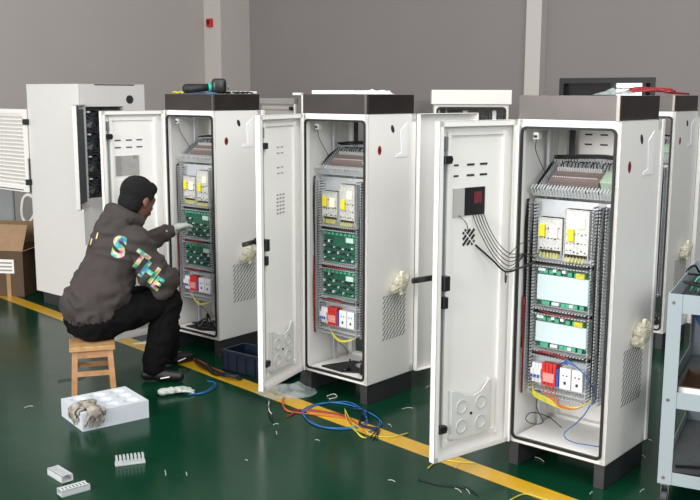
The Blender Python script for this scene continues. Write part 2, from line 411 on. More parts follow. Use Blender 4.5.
def interior(cab, kind, rnd):
    pl = MB().box(-.50, -.055, PY, PY+.003, .38, 1.36)
    pl.box(-.50, -.497, PY, PY+.02, .38, 1.36).build('mounting_plate', zinc, cab)
    du = lambda: None
    y0, y1 = PY-.062, PY
    comb_v(MB(), -.497, -.462, .38, 1.36, y0, y1).build('cable_duct', ductm, cab)
    comb_v(MB(), -.158, -.118, .38, 1.36, y0, y1).build('cable_duct', ductm, cab)
    comb_v(MB(), -.092, -.06, .38, 1.36, y0, y1).build('cable_duct', ductm, cab)
    for z in (1.042, .80, .585, .385):
        comb_h(MB(), -.46, -.16, z-.012, z+.02, y0, y1).build('cable_duct', ductm, cab)
    w_ = MB()
    for x in (-.48, -.138, -.105):
        wires(w_, [(x, PY-.02, .40), (x, PY-.04, .8), (x, PY-.045, 1.1), (x, PY-.02, 1.34)], 4, .006, .0035, rnd, 3)
    for z in (1.046, .804, .59):
        wires(w_, [(-.47, PY-.03, z), (-.35, PY-.05, z+.004), (-.25, PY-.05, z+.004), (-.15, PY-.03, z)], 6, .007, .004, rnd, 3)
    wires(w_, [(-.505, PY-.05, 1.36), (-.515, PY-.05, 1.2), (-.507, PY-.05, .9), (-.512, PY-.05, .60)], 6, .006, .0035, rnd, 3)
    w_.build('black_wiring', blackw, cab, smooth=True)
    r_ = MB(); wires(r_, [(-.512, PY-.055, .86), (-.506, PY-.06, .6), (-.512, PY-.05, .36)], 4, .005, .0028, rnd)
    wires(r_, [(-.44, PY-.05, .592), (-.35, PY-.065, .60), (-.25, PY-.06, .588)], 3, .005, .0025, rnd)
    wires(r_, [(-.42, PY-.06, .81), (-.33, PY-.066, .803), (-.22, PY-.06, .80)], 2, .004, .0025, rnd)
    r_.build('red_wiring', redw, cab, smooth=True)
    # power supplies
    for i, (x0, x1, z0, z1) in enumerate(((-.445, -.318, 1.095, 1.275), (-.305, -.178, 1.085, 1.325))):
        ps = MB(); ps.box(x0, x1, PY-.045, PY, z0+.02, z1, bev=.002).box(x0, x1, PY-.025, PY, z0, z0+.02)
        ps.box(x0-.001, x0+.002, PY-.052, PY, z0, z1).box(x1-.002, x1+.001, PY-.052, PY, z0, z1).box(x0, x1, PY-.052, PY, z1-.003, z1)
        po = ps.build('power_supply', psum, cab)
        cx = x0 + (.02 if i == 0 else .035)
        MB().box(cx-.016, cx+.016, PY-.058, PY-.04, z0+.085, z0+.145, bev=.003).build('yellow_transformer', yellow, po)
        if i == 0: MB().box(x0+.058, x0+.104, PY-.056, PY-.04, z0+.08, z0+.14, bev=.006).build('transformer', cream, po)
        else: MB().box(x0+.062, x0+.105, PY-.052, PY-.044, z0+.15, z0+.20, bev=.003).build('rating_label', cream, po)
        c = MB()
        for k in range(18):
            x = x0+.014+.019*(k % 6); z = z0+.035+.045*(k//6)+rnd.uniform(-.008, .008); s_ = rnd.uniform(.002, .005)
            c.cyl((x, PY-.04, z), (x, PY-.050, z), s_, n=8)
        split(c, 'capacitor', chip, po)
        tb = MB()
        for k in range(7): tb.box(x0+.008+k*.0165, x0+.018+k*.0165, PY-.038, PY-.02, z0+.004, z0+.018)
        split(tb, 'screw_terminal', mat('strip_dark', '#3c3426', .5), po)
        tw = MB()
        for k in range(6): tw.cyl((x0+.012+k*.018, PY-.04, z0+.006), (x0+.012+k*.018+rnd.uniform(-.006, .006), PY-.05, z0-.02), .0035, n=6)
        split(tw, 'ferrule', yelloww, po)
    # controller boards
    for i, (z0, z1) in enumerate(((.832, 1.022), (.618, .782))):
        b_ = MB().box(-.45, -.165, PY-.028, PY-.022, z0, z1)
        b_.box(-.44, -.43, PY-.022, PY, z0+.01, z0+.02).box(-.19, -.18, PY-.022, PY, z1-.02, z1-.01)
        bo = b_.build('controller_board', pcb, cab)
        if kind == 'covered':
            MB().box(-.446, -.168, PY-.045, PY-.026, z0+.028, z1-.032, bev=.004).build('board_cover', cover, bo)
            cn = MB()
            for (zz, xs) in ((z1-.018, (-.425, -.40, -.37, -.33, -.27, -.235)), (z0+.014, (-.405, -.385, -.30, -.275, -.235, -.20))):
                for x in xs: cn.box(x-.012, x+.012, PY-.046, PY-.028, zz-.009, zz+.011, bev=.002)
            split(cn, 'green_connector', conn, bo)
            cw = MB()
            for (zz, xs) in ((z1-.008, (-.43, -.41, -.35, -.30)), (z0+.016, (-.35, -.33, -.255))):
                for x in xs: cw.box(x-.008, x+.01, PY-.052, PY-.028, zz-.006, zz+.008)
            split(cw, 'white_connector', brk, bo)
            MB().box(-.235, -.19, PY-.050, PY-.028, z1-.03, z1-.005).build('yellow_connector', yelloww, bo)
        else:
            c1, c2, c3 = MB(), MB(), MB()
            for k in range(46):
                x = -.438+.0195*(k % 14)+rnd.uniform(-.003, .003); z = z0+.022+.036*(k//14)+rnd.uniform(-.006, .006); a_, b2 = rnd.uniform(.002, .007), rnd.uniform(.002, .008)
                (c1 if k % 4 else c3).box(x-a_, x+a_, PY-.042, PY-.028, z-b2, z+b2)
            for k in range(8):
                c2.box(-.44+k*.034, -.416+k*.034, PY-.046, PY-.028, z1-.016, z1-.002)
            split(c1, 'chip', chip, bo); split(c2, 'green_connector', conn, bo); split(c3, 'white_connector', brk, bo)
            MB().box(-.25, -.19, PY-.048, PY-.028, z1-.055, z1-.025).build('relay_block', mat('pale_mint', '#b9d6c8', .4), bo)
    # breakers
    zb0, zb1 = .425, .545
    b1 = MB()
    for k in range(3): b1.box(-.452+k*.019, -.435+k*.019, PY-.055, PY-.02, zb0+.01, zb1-.01, bev=.002).box(-.452+k*.019, -.435+k*.019, PY-.07, PY-.055, zb0+.035, zb1-.035)
    o = b1.build('white_breaker', brk, cab)
    lv = MB()
    for k in range(3): lv.box(-.448+k*.019, -.439+k*.019, PY-.078, PY-.068, zb0+.04, zb0+.055)
    split(lv, 'blue_lever', bluep, o)
    b2 = MB()
    for k in range(4): b2.box(-.394+k*.02, -.376+k*.02, PY-.06, PY-.02, zb0+.004, zb1, bev=.002)
    o = b2.build('red_surge_protector', redp, cab)
    MB().box(-.385, -.325, PY-.064, PY-.058, zb0+.025, zb1-.05).build('pink_label', mat('pinkish_label', '#d88f88', .5, var=.2, vs=80), o)
    MB().box(-.312, -.30, PY-.06, PY-.02, zb0+.01, zb1-.02).build('blue_terminal', bluep, cab)
    b3 = MB().box(-.295, -.235, PY-.06, PY-.02, zb0+.005, zb1-.008, bev=.003).box(-.23, -.172, PY-.06, PY-.02, zb0+.005, zb1-.008, bev=.003)
    o = b3.build('din_socket', brk, cab)
    sk = MB()
    for x in (-.265, -.20):
        sk.cyl((x-.01, PY-.062, .50), (x-.01, PY-.059, .50), .004, n=8).cyl((x+.01, PY-.062, .50), (x+.01, PY-.059, .50), .004, n=8).box(x-.006, x+.006, PY-.062, PY-.059, .455, .47)
    sk.build('socket_holes', slotm, o)
    MB().box(-.46, -.165, PY-.02, PY-.012, .47, .50).build('din_rail', zinc, cab)
    if kind == 'covered':
        y_ = MB()
        for k in range(5): y_.tube([(-.455, PY-.03, .42-.004*k), (-.43, PY-.07, .392-.006*k), (-.34, PY-.08, .372-.006*k), (-.25, PY-.08, .352-.004*k), (-.17, PY-.07, .365), (-.13, PY-.04, .40)], .0028, 6)
        y_.build('yellow_green_wires', yelloww, cab, smooth=True)
        y_ = MB()
        for k in range(4): y_.tube([(-.40+.02*k, PY-.04, .42), (-.36+.02*k, PY-.075, .39), (-.28, PY-.085, .358-.004*k), (-.19, PY-.08, .352), (-.14, PY-.05, .39)], .0026, 6)
        y_.build('orange_wires', orangew, cab, smooth=True)
        y_ = MB()
        for k in range(5): y_.tube([(-.30+.01*k, PY-.05, .555), (-.25, PY-.085, .575+.004*k), (-.19, PY-.08, .56), (-.13, PY-.07, .50), (-.10, PY-.06, .42), (-.14, PY-.05, .36)], .0028, 6)
        y_.tube([(-.12, PY-.05, .40), (-.15, PY-.06, .33), (-.22, .12, .25), (-.27, .10, .19), (-.22, .09, .165), (-.10, .10, .17), (-.04, .10, .175)], .003, 6)
        y_.build('blue_wires', bluew, cab, smooth=True)
        MB().tube([(-.42, PY-.02, .40), (-.43, .1, .30), (-.40, .12, .22), (-.46, .13, .19), (-.50, .12, .21), (-.47, .13, .25), (-.41, .2, .22), (-.36, .25, .16)], .0025, 6).build('loose_black_wire', blackw, cab, smooth=True)
        MB().tube([(-.07, PY-.05, .42), (-.06, .09, .32), (-.062, .08, .22), (-.05, .08, .165)], .0016, 6).build('green_wire', conn, cab, smooth=True)
    else:
        y_ = MB()
        for k in range(4): y_.tube([(-.40, PY-.04, .42), (-.33, PY-.07, .375-.004*k), (-.25, PY-.08, .352-.003*k), (-.16, PY-.06, .375)], .0028, 6)
        y_.build('yellow_green_wires', yelloww, cab, smooth=True)
        MB().tube([(-.40, PY-.02, .40), (-.36, .12, .33), (-.30, .15, .27), (-.34, .2, .20)], .0022, 6).build('loose_black_wire', blackw, cab, smooth=True)
        j = MB()
        for k in range(9):
            x = rnd.uniform(-.40, -.12); y = rnd.uniform(.08, .3)
            j.tube([(x, y, .155), (x+rnd.uniform(-.1, .1), y+.03, .17+rnd.uniform(0, .05)), (x+rnd.uniform(-.12, .12), y-.02, .165), (x+rnd.uniform(-.12, .12), y+.04, .158)], .006, 6)
        j.prism([(-.43, .06), (-.25, .05), (-.10, .14), (-.12, .30), (-.35, .28)], 'z', .148, .158)
        j.build('coiled_black_cables', blackw, cab, smooth=False)
        MB().sph((-.17, .15, .185), .035, (1.3, .8, .5)).build('clear_bag', clearfilm, cab, smooth=True)
        MB().box(-.24, -.19, .28, .30, .145, .40).build('inner_bracket', zinc, cab)
    # tilted terminal tray above the plate
    M = Matrix.Translation((0, PY-.03, 1.385)) @ Matrix.Rotation(R(33), 4, 'X')
    tr = MB().box(-.49, -.06, 0, .26, -.004, 0, M).build('terminal_tray', zinc, cab)
    q = MB()
    x = -.49
    while x < -.07:
        q.box(x, x+.008, -.012, -.010, 0, .045, M); q.box(x, x+.008, -.012, .02, .045, .047, M)
        q.box(x, x+.008, .225, .227, 0, .05, M); q.box(x, x+.008, .255, .257, 0, .05, M); x += .0165
    q.box(-.49, -.06, -.012, .02, 0, .003, M).box(-.49, -.06, .225, .257, 0, .003, M)
    y = .03
    while y < .22:
        q.box(-.49, -.488, y, y+.008, 0, .045, M); q.box(-.46, -.458, y, y+.008, 0, .045, M); y += .0165
    q.build('tray_duct', ductm, tr)
    q = MB()
    for k in range(22): q.box(-.43+k*.012, -.42+k*.012, .06, .15, .0, .035, M)
    split(q, 'terminal_block', terminal, tr)
    q = MB()
    for k in range(20): q.box(-.425+k*.012, -.418+k*.012, .16, .17, .02, .045, M).box(-.425+k*.012, -.418+k*.012, .10, .106, .034, .037, M)
    split(q, 'wire_marker', brk, tr)
    MB().box(-.15, -.075, .05, .14, 0, .06, M, bev=.004).build('relay_box', mat('pale_green_relay', '#a9bfa9', .5, var=.08, vs=40), tr)
    q = MB()
    for k in range(14):
        x = -.42+k*.02
        q.tube([M @ V((x, .17, .03)), M @ V((x+rnd.uniform(-.01, .01), .2, .05)), M @ V((x+rnd.uniform(-.02, .02), .24, .03))], .0028, 5, 3)
        q.tube([M @ V((x, .05, .02)), M @ V((x+rnd.uniform(-.01, .01), .03, .035)), M @ V((x+rnd.uniform(-.02, .02), .005, .02))], .003, 5, 3)
    wires(q, [M @ V((-.475, .24, .02)), M @ V((-.475, .12, .03)), M @ V((-.477, .02, .02))], 6, .008, .004, rnd, 3)
    wires(q, [M @ V((-.475, .24, .05)), M @ V((-.35, .25, .055)), M @ V((-.2, .245, .06)), M @ V((-.08, .24, .05))], 5, .008, .0045, rnd, 3)
    q.build('tray_wiring', blackw, tr, smooth=True)
    sw = MB().box(-.475, -.445, .05, .08, 1.655, 1.69, bev=.003).build('door_switch', brk, cab)
    MB().box(-.468, -.452, .042, .05, 1.664, 1.676).build('switch_lever', blackp, sw)
    MB().tube([(-.46, .06, 1.66), (-.485, .1, 1.6), (-.47, .16, 1.5), (-.455, .19, 1.45)], .002, 6).build('switch_wire', blackw, cab, smooth=True)

def cabinet(loc, rz, label, kind, ang, extra, vent=True, rear_open=False, back_posts=True, seed=1):
    rnd = random.Random(seed)
    cab = thing('control_cabinet', label, 'control cabinet', loc, rz, 'tall white control cabinets')
    b = MB(); t = .003
    op = rrect(-W+.026, -.026, ZB+.026, ZT-.04, .025)
    ou = rrect(-W, 0, ZB, ZT, .004)
    b.ring(ou, op, 0, .004)
    b.box(-W, -W+t, 0, D, ZB, ZT).box(-t, 0, 0, D, ZB, ZT).box(-W, 0, 0, D, ZT-t, ZT).box(-W, 0, 0, D, ZB, ZB+t)
    b.box(-W+t, -W+.028, 0, .03, ZB, ZT).box(-.028, -t, 0, .03, ZB, ZT)
    b.box(-W+t, -W+.045, D-.04, D-.001, ZB, ZT).box(-.045, -t, D-.04, D-.001, ZB, ZT).box(-W, 0, D-.04, D-.001, ZT-.05, ZT).box(-W, 0, D-.04, D-.001, ZB, ZB+.04)
    b.box(-W+.03, -.03, .04, D-.05, ZB+.02, ZB+.024)
    b.build('body', white, cab)
    MB().ring(rrect(-W+.019, -.019, ZB+.019, ZT-.033, .03), rrect(-W+.031, -.031, ZB+.031, ZT-.045, .022), -.008, .001).build('door_gasket', black, cab)
    # vertical rack posts inside
    MB().box(-.50, -.485, .24, .27, ZB+.02, ZT-.06).box(-.085, -.06, .26, .29, ZB+.02, ZT-.06).build('rack_post', zinc, cab)
    MB().box(-.458, -.432, .395, .41, 1.36, ZT-.05).build('dark_post', dgrey, cab)
    MB().box(-W, -.016, .004, D-.004, ZT, ZC-.003).build('top_cap', steel, cab)
    MB().box(-.030, -.014, .0, .016, ZT, ZC-.001).build('cap_edge', steel_edge, cab)
    for x0 in (-W+.004, -.058): MB().box(x0, x0+.054, .006, D-.006, 0, ZB, bev=.002).build('plinth_runner', dgrey, cab)
    # rear door
    if rear_open:
        rd = MB().box(0, .51, -.0, .004, ZB, ZT).box(0, .004, -.03, .004, ZB, ZT).box(.506, .51, -.03, .004, ZB, ZT).box(0, .51, -.03, .004, ZB, ZB+.004).box(0, .51, -.03, .004, ZT-.004, ZT)
        rdo = rd.build('rear_door', white, cab, (.004, D+.004, 0), (0, 0, R(80)))
        s = MB()
        for k in range(8): s.box(.40, .45, -.002, -.0005, 1.25+k*.03, 1.262+k*.03)
        s.build('vent_slots', slotm, rdo)
    else:
        rd = MB().box(-W, .006, D, D+.03, ZB, ZT, bev=.003)
        rdo = rd.build('rear_door', white, cab)
        s = MB()
        for i in range(3):
            for j in range(2): s.box(-.40+i*.085, -.36+i*.085, D-.002, D+.001, 1.665-j*.05, 1.673-j*.05)
        s.build('vent_slots', slotm, rdo)
    # side: louvred vent, emblem, lifting eye hole, white patch, wrapped handle
    if vent:
        s = MB()
        for i in range(7):
            for j in range(17):
                y = .155 + i*.032 + (j % 2)*.012; z = .385 + j*.0165
                M = Matrix.Translation((.0005, y, z)) @ Matrix.Rotation(R(35), 4, 'X')
                s.box(-.0005, .0012, -.011, .011, -.0026, .0026, M)
        s.build('side_vent', mat('vent_slot_shade', '#5c5a58', .7), cab)
        em = MB().sph((0, .104, 1.542), .024, (.08, .75, 1.15), n=20).build('round_emblem', mat('emblem_red', '#8f1f22', .4, var=.3, vs=60), cab, smooth=True)
        MB().box(.0015, .003, .097, .111, 1.535, 1.553).build('emblem_mark', mat('emblem_dark', '#3a1416', .4), em)
        M = Matrix.Translation((0, .225, 1.665)) @ Matrix.Rotation(R(25), 4, 'X')
        MB().sph((0, 0, 0), .022, (.08, .7, 1.15), M, n=16).build('lifting_hole', slotm, cab)
        MB().prism([(.30, 1.655), (.365, 1.70), (.365, 1.495), (.255, 1.495), (.262, 1.51), (.31, 1.52)], 'x', .0005, .003).build('white_patch', mat('patch_white', '#f6f6f4', .2, var=.0), cab)  # slightly whiter patch on the side sheet
        hd = MB().cyl((.0, .28, .735), (.03, .28, .735), .022).box(.03, .05, .265, .295, .65, .80, bev=.008)
        ho = hd.build('side_handle', cream, cab)
        wm = remesh(MB().sph((.03, .28, .725), .042, (.7, 1.3, 1.3)).sph((.03, .32, .75), .028).sph((.03, .235, .695), .028, (1, 1.4, .8)), .005, 2, .009, 40)
        link('bubble_wrap', wm, wfilm, ho, smooth=True)
    if kind: interior(cab, kind, rnd)
    front_door(cab, ang, extra) if ang is not None else None
    return cab

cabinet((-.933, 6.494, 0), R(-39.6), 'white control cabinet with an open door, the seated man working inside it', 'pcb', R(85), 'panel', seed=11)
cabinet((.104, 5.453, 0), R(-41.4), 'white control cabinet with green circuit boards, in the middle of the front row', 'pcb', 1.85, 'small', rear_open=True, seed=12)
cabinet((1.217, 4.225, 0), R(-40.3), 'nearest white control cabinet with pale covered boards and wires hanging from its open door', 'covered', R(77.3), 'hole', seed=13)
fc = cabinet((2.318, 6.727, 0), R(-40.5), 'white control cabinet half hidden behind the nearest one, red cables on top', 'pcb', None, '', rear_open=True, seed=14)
fc['group'] = 'tall white control cabinets'

# ---------------------------------------------------------------- big cabinet on the left with fans
dc = thing('battery_cabinet', 'wide tall white cabinet behind the seated man, black fans in its side', 'cabinet', (-2.835, 8.296, 0), R(-40.5))
DW, DD, DT = .80, .66, 1.948       # origin at its front left bottom corner
fy0, fy1, fz0, fz1 = .02, .43, 1.00, 1.76   # fan bay in the right side
b = MB().box(0, DW, 0, .003, .11, DT).box(0, .003, 0, DD, .11, DT).box(0, DW, DD-.003, DD, .11, DT).box(0, DW, 0, DD, .11, .113).box(0, DW, 0, DD, DT-.003, DT)
b.box(DW-.003, DW, 0, fy0, .11, DT).box(DW-.003, DW, fy1, DD, .11, DT).box(DW-.003, DW, fy0, fy1, .11, fz0).box(DW-.003, DW, fy0, fy1, fz1, DT)
b.box(DW-.2, DW-.197, fy0, fy1, fz0, fz1).box(DW-.2, DW, fy0-.003, fy0, fz0, fz1).box(DW-.2, DW, fy1, fy1+.003, fz0, fz1).box(DW-.2, DW, fy0, fy1, fz0-.003, fz0)
b.build('body', mat('greyed_cabinet_white', '#d4d2ce', .45, var=.01), dc)  # slightly greyer white than the control cabinets
MB().box(.06, DW-.06, .03, DD-.03, 0, .11).build('plinth', dgrey, dc)
MB().box(DW, DW+.003, .15, .55, DT-.012, DT-.004).build('top_slot', slotm, dc)
MB().cyl((DW-.001, .50, DT-.13), (DW+.004, .50, DT-.13), .036, n=24).build('cable_hole', slotm, dc)
rnd = random.Random(5)
for i in range(2):
    for j in range(4):
        yc = fy0+.10+i*.19; zc = fz0+.10+j*.185
        fr = MB().ring(rrect(yc-.09, yc+.09, zc-.088, zc+.088, .01), [(yc+.078*cos(2*pi*(k+.5)/28), zc+.078*sin(2*pi*(k+.5)/28)) for k in range(28)], 0, .05)
        bmesh.ops.transform(fr.bm, matrix=Matrix(((0, 1, 0, DW-.06), (1, 0, 0, 0), (0, 0, 1, 0), (0, 0, 0, 1))), verts=fr.bm.verts)
        f_ = fr.build('fan', mat('dark_fan_plastic', '#2b2c2e', .3), dc)
        bl = MB().cyl((DW-.04, yc, zc), (DW-.015, yc, zc), .028)
        for k in range(7):
            M = Matrix.Translation((DW-.03, yc, zc)) @ Matrix.Rotation(2*pi*k/7, 4, 'X') @ Matrix.Rotation(R(30), 4, 'Z')
            bl.box(-.012, .012, -.022, .022, .02, .072, M)
        bl.build('fan_rotor', chip, f_)
        MB().sph((DW-.0, yc-.04, zc+.06), .012, (1, 1.6, .7)).build('fan_plug', brk, f_)
M_ = Matrix.Translation((DW, fy0, 0)) @ Matrix.Rotation(R(-62), 4, 'Z')
gd = MB().box(0, .34, -.002, .0, fz0-.06, fz1+.02).box(0, .008, 0, .03, fz0-.06, fz1+.02).box(.332, .34, 0, .03, fz0-.06, fz1+.02).box(0, .34, 0, .03, fz0-.06, fz0-.052).box(0, .34, 0, .03, fz1+.012, fz1+.02)
bay = gd.build('filter_door', MATS['greyed_cabinet_white'], dc, (DW, fy0, 0), (0, 0, R(-46)))
MB().box(.03, .31, .0, .02, fz0-.02, fz1-.02).build('filter_mat', mat('filter_grey', '#55575a', .9, var=.2, vs=60), bay)
split(MB().box(.305, .335, .028, .034, fz0-.05, fz0-.02).box(.29, .338, .028, .036, fz1-.02, fz1+.015), 'door_catch', blackp, bay)
# louvred door swung open to the left
ld = MB()
lz0, lz1 = 1.00, 1.73
ld.ring(rrect(-.56, .0, lz0, lz1, .004, 1), rrect(-.52, -.04, lz0+.05, lz1-.04, .004, 1), -.03, -.005)
ld.box(-.56, .0, -.007, -.005, lz0, lz1)
for k in range(18):
    z = lz0+.07+k*.0345
    ld.box(-.52, -.04, -.02, .02, -.0015, .0015, Matrix.Translation((0, -.02, z)) @ Matrix.Rotation(R(-45), 4, 'X') @ Matrix.Translation((0, 0, 0)))
lo = ld.build('louvred_door', white, dc)
for z in (1.62, 1.09): MB().box(-.02, .02, -.045, .0, z-.025, z+.025, bev=.004).build('hinge', blackp, lo)
MB().cyl((.004, -.012, 1.0), (.004, -.012, 1.3), .006).build('hinge_rod', blackp, lo)
MB().box(-.53, -.08, -.033, -.028, lz0+.012, lz0+.02).build('slot', slotm, lo)

# ---------------------------------------------------------------- cabinet behind, white cap, front towards us
ec = thing('control_cabinet', 'white-capped cabinet standing far back behind the nearest cabinet door', 'control cabinet', (1.275, 7.62, 0), R(-4), 'tall white control cabinets')
b = MB(); EW, ED, ET = .60, .5, 1.79
b.ring(rrect(-EW, 0, .1, ET, .004), rrect(-EW+.03, -.03, .14, ET-.03, .03), 0, .02)
b.box(-EW, -EW+.003, 0, ED, .1, ET).box(-.003, 0, 0, ED, .1, ET).box(-EW, 0, ED-.003, ED, .1, ET).box(-EW, 0, 0, ED, .1, .103)
b.build('body', creamcap, ec)
MB().ring(rrect(-EW+.02, -.02, .13, ET-.02, .03), rrect(-EW+.034, -.034, .144, ET-.034, .025), -.008, .002).build('door_gasket', black, ec)
MB().box(-EW-.02, .02, -.03, ED+.02, ET, ET+.115, bev=.004).build('top_cap', creamcap, ec)
q = MB().box(-EW+.05, -.05, .2, .21, .3, ET-.12); q.build('mounting_plate', zinc, ec)
q = MB()
for k in range(12): q.box(-.42+k*.03, -.40+k*.03, .12, .19, ET-.15, ET-.07-.01*(k % 3))
q.build('terminal_row', chip, ec)
split(MB().box(-.36, -.32, .14, .18, ET-.10, ET-.05).box(-.12, -.09, .1, .18, ET-.16, ET-.05), 'relay', brk, ec)
MB().box(-EW+.035, -EW+.05, .05, .10, .2, ET-.04).box(-EW+.10, -EW+.115, .2, .24, .2, ET-.04).build('rack_post', zinc, ec)
for x in (-EW+.02, -.07): MB().box(x, x+.05, .02, ED-.02, 0, .1).build('plinth_runner', dgrey, ec)

# grey racks far back
def grey_rack(x, y, wd, top, label):
    t = thing('equipment_rack', label, 'rack', (x, y, 0), R(-40.5), 'grey racks far back')
    b = MB().box(0, wd, .02, .45, .08, top).box(0, .03, 0, .02, .08, top).box(wd-.03, wd, 0, .02, .08, top).box(0, wd, 0, .02, top-.05, top).box(0, wd, 0, .02, .08, .13)
    b.build('frame', greysteel, t)
    s = MB(); z = .2
    while z < top-.06: s.box(.05, wd-.05, .012, .02, z, z+.03, bev=.003); z += .045
    s.build('slat_panel', mat('warm_grey_slats', '#a09a95', .5), t)
    MB().box(wd-.028, wd-.012, -.006, 0, .1, top-.05).build('edge_strip', creamcap, t)
    MB().cyl((wd-.07, -.01, top-.09), (wd-.07, .02, top-.09), .018).build('knob', blackp, t)
    for xx in (0.02, wd-.07): MB().box(xx, xx+.05, .02, .43, 0, .08).build('foot', dgrey, t)
grey_rack(-.86, 8.75, .50, 1.83, 'grey slatted rack far back, seen between the two left steel caps')
grey_rack(.12, 8.55, .46, 1.815, 'grey slatted rack far back, left of the white-capped cabinet')
t = thing('angle_bracket_stand', 'narrow pale bent metal stand far back beside the grey slatted rack', 'stand', (-.42, 8.1, 0), R(-20))
MB().box(-.02, .05, 0, .04, 0, .02).box(0, .02, 0, .02, 0, 1.88).build('post', creamcap, t)
MB().box(-.08, .02, 0, .02, 1.86, 1.88).build('arm', creamcap, t)

# ---------------------------------------------------------------- things on the steel caps
def local(loc, rz, x, y, z): c, s_ = cos(rz), sin(rz); return V((loc[0]+x*c-y*s_, loc[1]+x*s_+y*c, z))
CA, CB, CC, CF = ((-.933, 6.494), R(-39.6)), ((.104, 5.453), R(-41.4)), ((1.217, 4.225), R(-40.3)), ((2.318, 6.727), R(-40.5))
TZ = ZC
# heat gun lying on cap A
p = local(*CA, -.06, .10, TZ)
t = thing('heat_gun', 'black handheld power tool with teal trim lying on a dark steel cap', 'power tool', p, R(-170))
MB().box(-.05, .05, -.05, .05, .0, .105, bev=.022).build('motor_housing', blackp, t, smooth=True)
MB().caps((.05, .0, .045), .024, (.22, .03, .034), .034).build('grip', black, t, smooth=True)
MB().cyl((.048, 0, .046), (.075, .004, .044), .033).build('teal_collar', tealw, t, smooth=True)
MB().cyl((-.06, 0, .048), (-.066, 0, .048), .022).build('nozzle', steel_edge, t)
o = MB().tube([local(*CA, -.50+.03*k, .05, TZ+.006+.006*(k % 2)) for k in range(6)], .007, 6).build('yellow_cable_tie', yelloww, None, smooth=True)
tag(o, 'short yellow strip lying on the left end of a steel cap', 'cable')
o = MB().tube([local(*CA, -.36, .04, TZ+.006), local(*CA, -.28, .03, TZ+.006), local(*CA, -.18, .05, TZ+.006), local(*CA, -.10, .03, TZ+.006), local(*CA, -.04, .06, TZ+.006)], .006, 6).build('blue_cable', bluew, None, smooth=True)
tag(o, 'thin blue cable lying under the black power tool on the cap', 'cable')
def slab(c, x0, x1, y0, y1, h, name, label):
    t_ = MB().box(x0, x1, y0, y1, 0, h, bev=.003).build(name, paper, None, (c[0][0], c[0][1], TZ), (0, 0, c[1])); tag(t_, label, 'foam sheet')
slab(CA, -.16, -.04, .20, .45, .018, 'foam_sheet', 'white foam sheet lying behind the black power tool')
slab(CB, -.50, -.16, .05, .40, .022, 'foam_sheet', 'long white foam sheet lying on the middle steel cap')
o = MB()
for k in range(7): o.tube([local(*CA, -.13+.02*k, .10+.03*k, TZ+.004), local(*CA, -.10+.02*k, .12+.03*k, TZ+.012), local(*CA, -.09+.02*k, .16+.03*k, TZ+.005)], .005, 5)
tag(o.build('black_cable_offcuts', blackw, None, smooth=True), 'black cable offcuts heaped behind the power tool on the cap', 'cable')
def crumple(c, x, y, rx, ry, h, m, name, label, seed, scale=14):
    n = 44; b_ = bmesh.new(); g_ = {}; off = V((seed*3.1, seed*1.7, 0))
    for i in range(n+1):
        for j in range(n+1):
            u, v = 2*i/n-1, 2*j/n-1; rr_ = math.hypot(u, v); 
            a_ = math.atan2(v, u); k_ = 1 + .22*noise.noise(V((cos(a_)*1.7, sin(a_)*1.7, seed)))
            m_ = max(abs(u), abs(v))/max(rr_, 1e-6) if rr_ > 0 else 1
            X = u*m_*rx*k_*1.1; Y = v*m_*ry*k_*1.1; rad = min(1, rr_*m_)
            P_ = V((X, Y, 0))*scale + off
            z = (1-abs(2*noise.noise(P_*.55)))*.62 + (1-abs(2*noise.noise(P_*1.3+off)))*.30 + .08*noise.noise(P_*3)
            g_[i, j] = b_.verts.new((X, Y, max(.001, h*1.15*z*(1-rad**3)+.001*noise.noise(P_*2))))
    for i in range(n):
        for j in range(n): b_.faces.new((g_[i, j], g_[i+1, j], g_[i+1, j+1], g_[i, j+1]))
    me = bpy.data.meshes.new(name); b_.to_mesh(me); b_.free()
    o = link(name, me, m, None, c if len(c) == 3 else tuple(local(*c, x, y, TZ)), smooth=True)
    so = o.modifiers.new('film', 'SOLIDIFY'); so.thickness = .0008
    return tag(o, label, 'plastic bag')
crumple(CB, -.07, .14, .10, .06, .03, whitefilm, 'crumpled_plastic_film', 'crumpled white plastic film on top of the middle steel cap', 2)
crumple(CC, -.10, .15, .10, .08, .035, clearfilm, 'crumpled_plastic_bag', 'crumpled clear plastic bag on top of the nearest steel cap', 3)
o = MB()
rr = random.Random(9)
for k in range(7): o.tube([local(*CF, -.52+.02*k, .05, TZ+.008), local(*CF, -.40, .1+.02*k, TZ+.02+.006*k), local(*CF, -.25+.03*k, .12, TZ+.03+.006*(k % 3)), local(*CF, -.12, .2-.02*k, TZ+.02), local(*CF, -.03, .3, TZ+.008)], .007, 6)
tag(o.build('red_cable_bundle', redw, None, smooth=True), 'bundle of red cables lying on the farthest right steel cap', 'cable')

# ---------------------------------------------------------------- left: chair and box
t = thing('office_chair', 'grey office chair with a white loop armrest behind the cardboard box', 'chair', (-3.60, 9.35, 0), R(5))
q = MB(); q.box(-.24, .22, -.02, .03, .55, .98, bev=.02); q.build('backrest', greychair, t)
MB().box(-.25, .23, -.02, .48, .42, .49, bev=.025).build('seat', mat('dark_seat', '#3c3c3e', .8), t)
for s_ in (-1, 1):
    x = s_*.27 + .02
    MB().tube([(x, .02, .62), (x, .0, .72), (x+.03, -.02, .83), (x+.09, -.04, .86), (x+.15, -.06, .80), (x+.13, -.05, .66), (x+.05, -.01, .57)], .017, 8, closed=True).build('armrest', paper, t, smooth=True)
MB().cyl((0, .22, .10), (0, .22, .42), .03).build('gas_column', blackp, t)
for k in range(5):
    a_ = 2*pi*k/5; e = (.28*cos(a_), .22+.28*sin(a_), .075)
    lg = MB().cyl((0, .22, .12), e, .022, .014).build('leg', blackp, t)
    MB().cyl((e[0], e[1]-.012, .03), (e[0], e[1]+.012, .03), .03).build('caster', blackp, lg)
